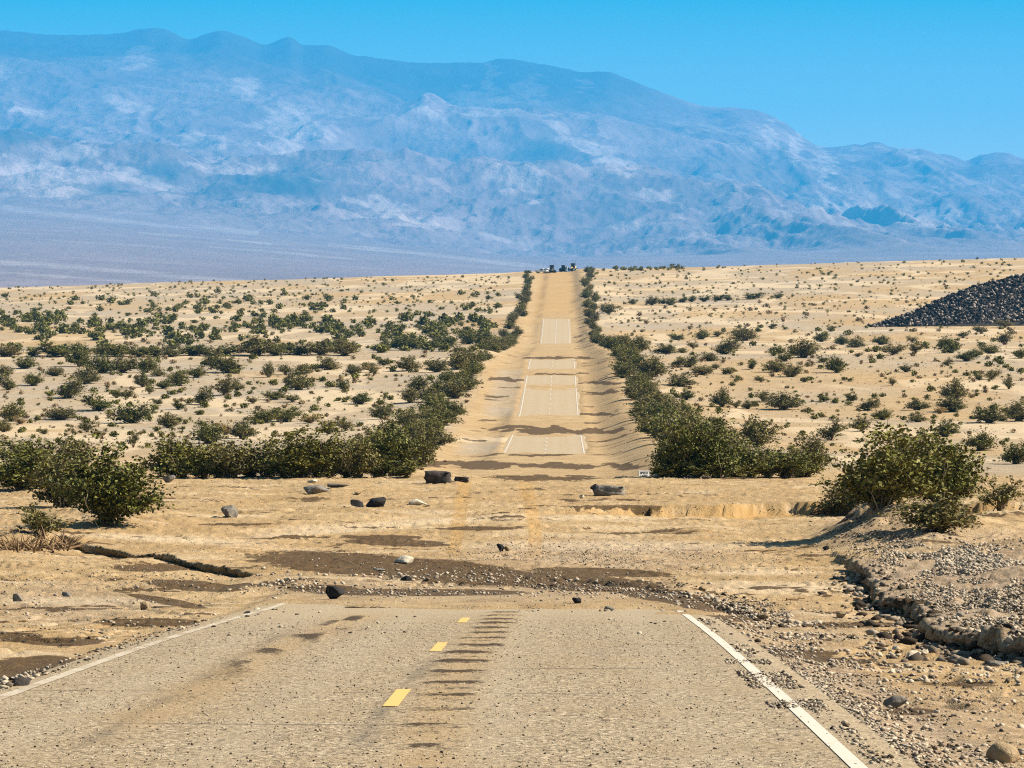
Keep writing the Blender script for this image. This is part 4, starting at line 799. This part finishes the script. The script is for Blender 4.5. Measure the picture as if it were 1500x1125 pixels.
def grader(px, d, rz, label, cabc):                                      # front faces -y
    v = place_vehicle('motor_grader', px, d, rz, label, 'grader')
    for sx in (-1, 1):
        wheel(v, sx*1.05, -3.2, .68, .42); wheel(v, sx*1.05, 2.0, .68, .42); wheel(v, sx*1.05, 3.6, .68, .42)
    bevel_box('front_frame', (0, -1.9, 1.55), (.38, 3.8, .42), CREAM, v, .05, None); bevel_box('axle', (0, -3.2, .75), (1.7, .3, .3), BLACK, v, .04); bevel_box('gooseneck', (0, -3.2, 1.15), (.4, .5, .8), CREAM, v, .05)
    bevel_box('blade', (0, -1.2, .42), (3.8, .12, .62), BLACK, v, .03, None); bevel_box('circle', (0, -1.0, .85), (1.3, 1.3, .12), BLACK, v, .04)
    hood = bevel_box('engine_hood', (0, 2.9, 1.65), (1.25, 2.7, 1.1), CREAM, v, .1); bevel_box('exhaust', (.3, 2.6, 2.6), (.12, .12, .9), BLACK, hood, .03)
    cab = bevel_box('cab', (0, .7, 1.75), (1.55, 1.5, .9), cabc, v, .06)
    for sx in (-1, 1):
        for sy in (-.02, 1.42): bevel_box('pillar', (sx*.72, sy, 2.65), (.09, .09, 1.0), BLACK, cab, .015)
    bevel_box('window', (0, -.02, 2.66), (1.3, .03, .92), GLASS, cab); bevel_box('window', (0, 1.42, 2.66), (1.3, .03, .92), GLASS, cab)
    for sx in (-1, 1): bevel_box('window', (sx*.74, .7, 2.66), (.03, 1.3, .92), GLASS, cab)
    bevel_box('roof', (0, .7, 3.26), (1.9, 1.9, .24), BLACK, v, .06)
    for sx in (-1, 1): bevel_box('headlight', (sx*.5, -3.48, 1.5), (.22, .08, .16), CHROME, v, .02); bevel_box('mirror', (sx*1.2, -.1, 2.7), (.14, .06, .4), BLACK, v, .02); bevel_box('mirror_arm', (sx*.98, -.07, 2.85), (.42, .04, .04), BLACK, v)
    bevel_box('aerial', (.95, .9, 3.9), (.07, .07, 1.5), BLACK, v); return v
def pickup(px, d, rz, label):
    v = place_vehicle('pickup_truck', px, d, rz, label, 'pickup truck')
    for sx in (-1, 1): wheel(v, sx*.85, -1.75, .42, .28); wheel(v, sx*.85, 1.7, .42, .28)
    bevel_box('body', (0, 0, .82), (1.95, 5.5, .62), WPAINT, v, .1); bevel_box('hood', (0, -1.9, 1.19), (1.75, 1.5, .22), WPAINT, v, .08)
    bm = bmesh.new(); r_ = bmesh.ops.create_cube(bm, size=1.)
    for q in r_['verts']:
        top = q.co.z > 0; q.co = Vector((q.co.x*(1.5 if top else 1.8), q.co.y*(1.5 if top else 2.2)-.15, 1.1+(.82 if top else 0)))
    bmesh.ops.bevel(bm, geom=bm.edges[:], offset=.07, segments=2, affect='EDGES'); me = bpy.data.meshes.new('cab'); bm.to_mesh(me); bm.free(); me.materials.append(WPAINT); cab = bpy.data.objects.new('cab', me); COL.objects.link(cab); cab.parent = v
    for sx in (-1, 1): bevel_box('window', (sx*.84, -.15, 1.5), (.05, 1.5, .44), GLASS, cab); bevel_box('headlight', (sx*.72, -2.74, .95), (.34, .06, .2), CHROME, v, .02); bevel_box('bed_side', (sx*.88, 1.9, 1.25), (.1, 1.6, .3), WPAINT, v, .03)
    bevel_box('windscreen', (0, -1.1, 1.52), (1.45, .05, .5), GLASS, cab, 0, ('X', R(-24))); bevel_box('grille', (0, -2.75, .82), (1.0, .05, .34), BLACK, v, .01); bevel_box('bumper', (0, -2.78, .52), (1.9, .16, .22), BLACK, v, .03); bevel_box('tailgate', (0, 2.72, 1.25), (1.7, .08, .3), WPAINT, v, .02); return v
def loader(px, d, rz, label):
    v = place_vehicle('wheel_loader', px, d, rz, label, 'loader')
    for sx in (-1, 1): wheel(v, sx*1.05, -1.5, .75, .55); wheel(v, sx*1.05, 1.6, .75, .55)
    bevel_box('chassis', (0, .0, 1.1), (1.3, 4.2, .6), BLACK, v, .06); bevel_box('engine_hood', (0, 1.7, 1.8), (1.6, 2.0, 1.0), BLACK, v, .12)
    bm = bmesh.new()
    prof_ = [(-3.7, .12), (-2.9, .1), (-2.6, .4), (-2.55, .9), (-2.75, 1.35), (-2.68, 1.4), (-2.42, .95), (-2.46, .3), (-2.8, .02), (-3.7, .06)]
    A = [bm.verts.new((-1.45, y, z_)) for y, z_ in prof_]; B = [bm.verts.new((1.45, y, z_)) for y, z_ in prof_]
    for i in range(len(prof_)): j = (i+1) % len(prof_); bm.faces.new((A[i], A[j], B[j], B[i]))
    bm.faces.new(A[::-1]); bm.faces.new(B); me = bpy.data.meshes.new('bucket'); bm.to_mesh(me); bm.free(); me.materials.append(BLACK); o = bpy.data.objects.new('bucket', me); COL.objects.link(o); o.parent = v
    for sx in (-1, 1): bevel_box('lift_arm', (sx*.5, -1.9, 1.05), (.18, 1.9, .3), BLACK, v, .04, None)
    cab = bevel_box('cab', (0, .1, 1.9), (1.4, 1.3, .9), BLACK, v, .05); bevel_box('window', (0, -.57, 2.3), (1.2, .05, .7), GLASS, cab); bevel_box('roof', (0, .1, 2.75), (1.6, 1.5, .2), BLACK, v, .05)
    for sx in (-1, 1): bevel_box('pillar', (sx*.62, -.5, 2.45), (.09, .09, .6), BLACK, cab); bevel_box('pillar', (sx*.62, .7, 2.45), (.09, .09, .6), BLACK, cab); bevel_box('work_light', (sx*1.5, .1, 1.9), (.5, .6, 1.3), RIM, v, .08) if sx > 0 else bevel_box('fender', (sx*1.1, 1.6, 1.65), (.6, 1.6, .12), BLACK, v, .03)
    return v
grader(808.5, 1688, R(4), 'dark cabbed grader with its wide blade down, standing beside the white pickup', BLACK)
pickup(793.5, 1684, R(68), 'white pickup truck parked side on at the left of the crest')
pickup(801.5, 1696, R(25), 'white pickup half hidden between the other pickup and the grader')
loader(825, 1716, R(-8), 'low black wheel loader in the middle of the crest')
grader(839, 1712, R(-14), 'tallest grader with dark roofed cab at the right of the crest', BLACK)

# ------------------------------------------------------------------ air, sky, sun, camera
ex, ey0, ey1 = 17000., -4000., 46000.; zb = min(float(GZ.min()), float(MZ.min())*2)-1; zt_ = float(MZ.max())*2+60
bm = bmesh.new(); r_ = bmesh.ops.create_cube(bm, size=1.); bmesh.ops.scale(bm, vec=(2*ex, ey1-ey0, zt_-zb), verts=bm.verts); bmesh.ops.translate(bm, vec=(0, (ey0+ey1)/2, (zt_+zb)/2), verts=bm.verts)
me = bpy.data.meshes.new('haze'); bm.to_mesh(me); bm.free(); hz = bpy.data.objects.new('haze', me); COL.objects.link(hz); tag(hz, 'pale blue haze filling the valley air', 'haze', kind='stuff')
m = bpy.data.materials.new('haze'); m.use_nodes = True; nt = m.node_tree; nt.nodes.clear(); ou = nt.nodes.new('ShaderNodeOutputMaterial'); pv = nt.nodes.new('ShaderNodeVolumePrincipled')
pv.inputs['Color'].default_value = (.03, .385, .80, 1); pv.inputs['Density'].default_value = 3.9e-5; pv.inputs['Anisotropy'].default_value = 0.; nt.links.new(pv.outputs[0], ou.inputs['Volume']); me.materials.append(m)
SUN_AZ, SUN_EL = 4., 40.                     # azimuth counter-clockwise from +x
sd = Vector((math.cos(R(SUN_EL))*math.cos(R(SUN_AZ)), math.cos(R(SUN_EL))*math.sin(R(SUN_AZ)), math.sin(R(SUN_EL))))
L = bpy.data.lights.new('sun', 'SUN'); L.energy = 5.0; L.angle = R(.5); L.color = (1, .93, .82); so = bpy.data.objects.new('sun', L); COL.objects.link(so); so.rotation_euler = sd.to_track_quat('Z', 'Y').to_euler(); so.location = sd*100
w = bpy.data.worlds.new('World'); scene.world = w; w.use_nodes = True; nt = w.node_tree; nt.nodes.clear()
sk = nt.nodes.new('ShaderNodeTexSky'); sk.sky_type = 'NISHITA'; sk.sun_disc = False; sk.sun_elevation = R(SUN_EL); sk.sun_rotation = R(90-SUN_AZ); sk.air_density = 1.0; sk.dust_density = .1; sk.ozone_density = 4.; sk.altitude = 1200
mx = nt.nodes.new('ShaderNodeMix'); mx.data_type = 'RGBA'; mx.blend_type = 'MULTIPLY'; mx.inputs[0].default_value = 1; pass
tc_ = nt.nodes.new('ShaderNodeTexCoord'); sx_ = nt.nodes.new('ShaderNodeSeparateXYZ'); nt.links.new(tc_.outputs['Generated'], sx_.inputs[0]); cr_ = nt.nodes.new('ShaderNodeValToRGB'); nt.links.new(sx_.outputs[2], cr_.inputs[0])
cr_.color_ramp.elements[0].position = .045; cr_.color_ramp.elements[0].color = (1.9, 1.3, .85, 1); cr_.color_ramp.elements[1].position = .10; cr_.color_ramp.elements[1].color = (.0, .58, .58, 1); q_ = cr_.color_ramp.elements.new(.22); q_.color = (1.05, .85, .68, 1)
nt.links.new(cr_.outputs[0], mx.inputs[7])
bg = nt.nodes.new('ShaderNodeBackground'); bg.inputs[1].default_value = .06; wo = nt.nodes.new('ShaderNodeOutputWorld')
nt.links.new(sk.outputs[0], mx.inputs[6]); nt.links.new(mx.outputs[2], bg.inputs[0]); nt.links.new(bg.outputs[0], wo.inputs[0])
cam = bpy.data.cameras.new('camera'); cam.sensor_width = 36; cam.lens = 36*F/1500; cam.clip_start = .5; cam.clip_end = 100000; co = bpy.data.objects.new('camera', cam); COL.objects.link(co); co.location = (0, 0, 0); co.rotation_euler = (R(90), 0, 0); scene.camera = co
scene.view_settings.view_transform = 'Standard'; scene.view_settings.look = 'None'; scene.view_settings.exposure = 1.44; scene.view_settings.gamma = 1
scene.cycles.use_denoising = False; scene.cycles.max_bounces = 4; scene.cycles.diffuse_bounces = 2; scene.cycles.volume_bounces = 1; scene.cycles.transparent_max_bounces = 8
scene.cycles.use_adaptive_sampling = False; scene.cycles.pixel_filter_type = 'BLACKMAN_HARRIS'; scene.cycles.filter_width = 1.15
print('bushes', len(BUSHES), 'ground', NR, NC)
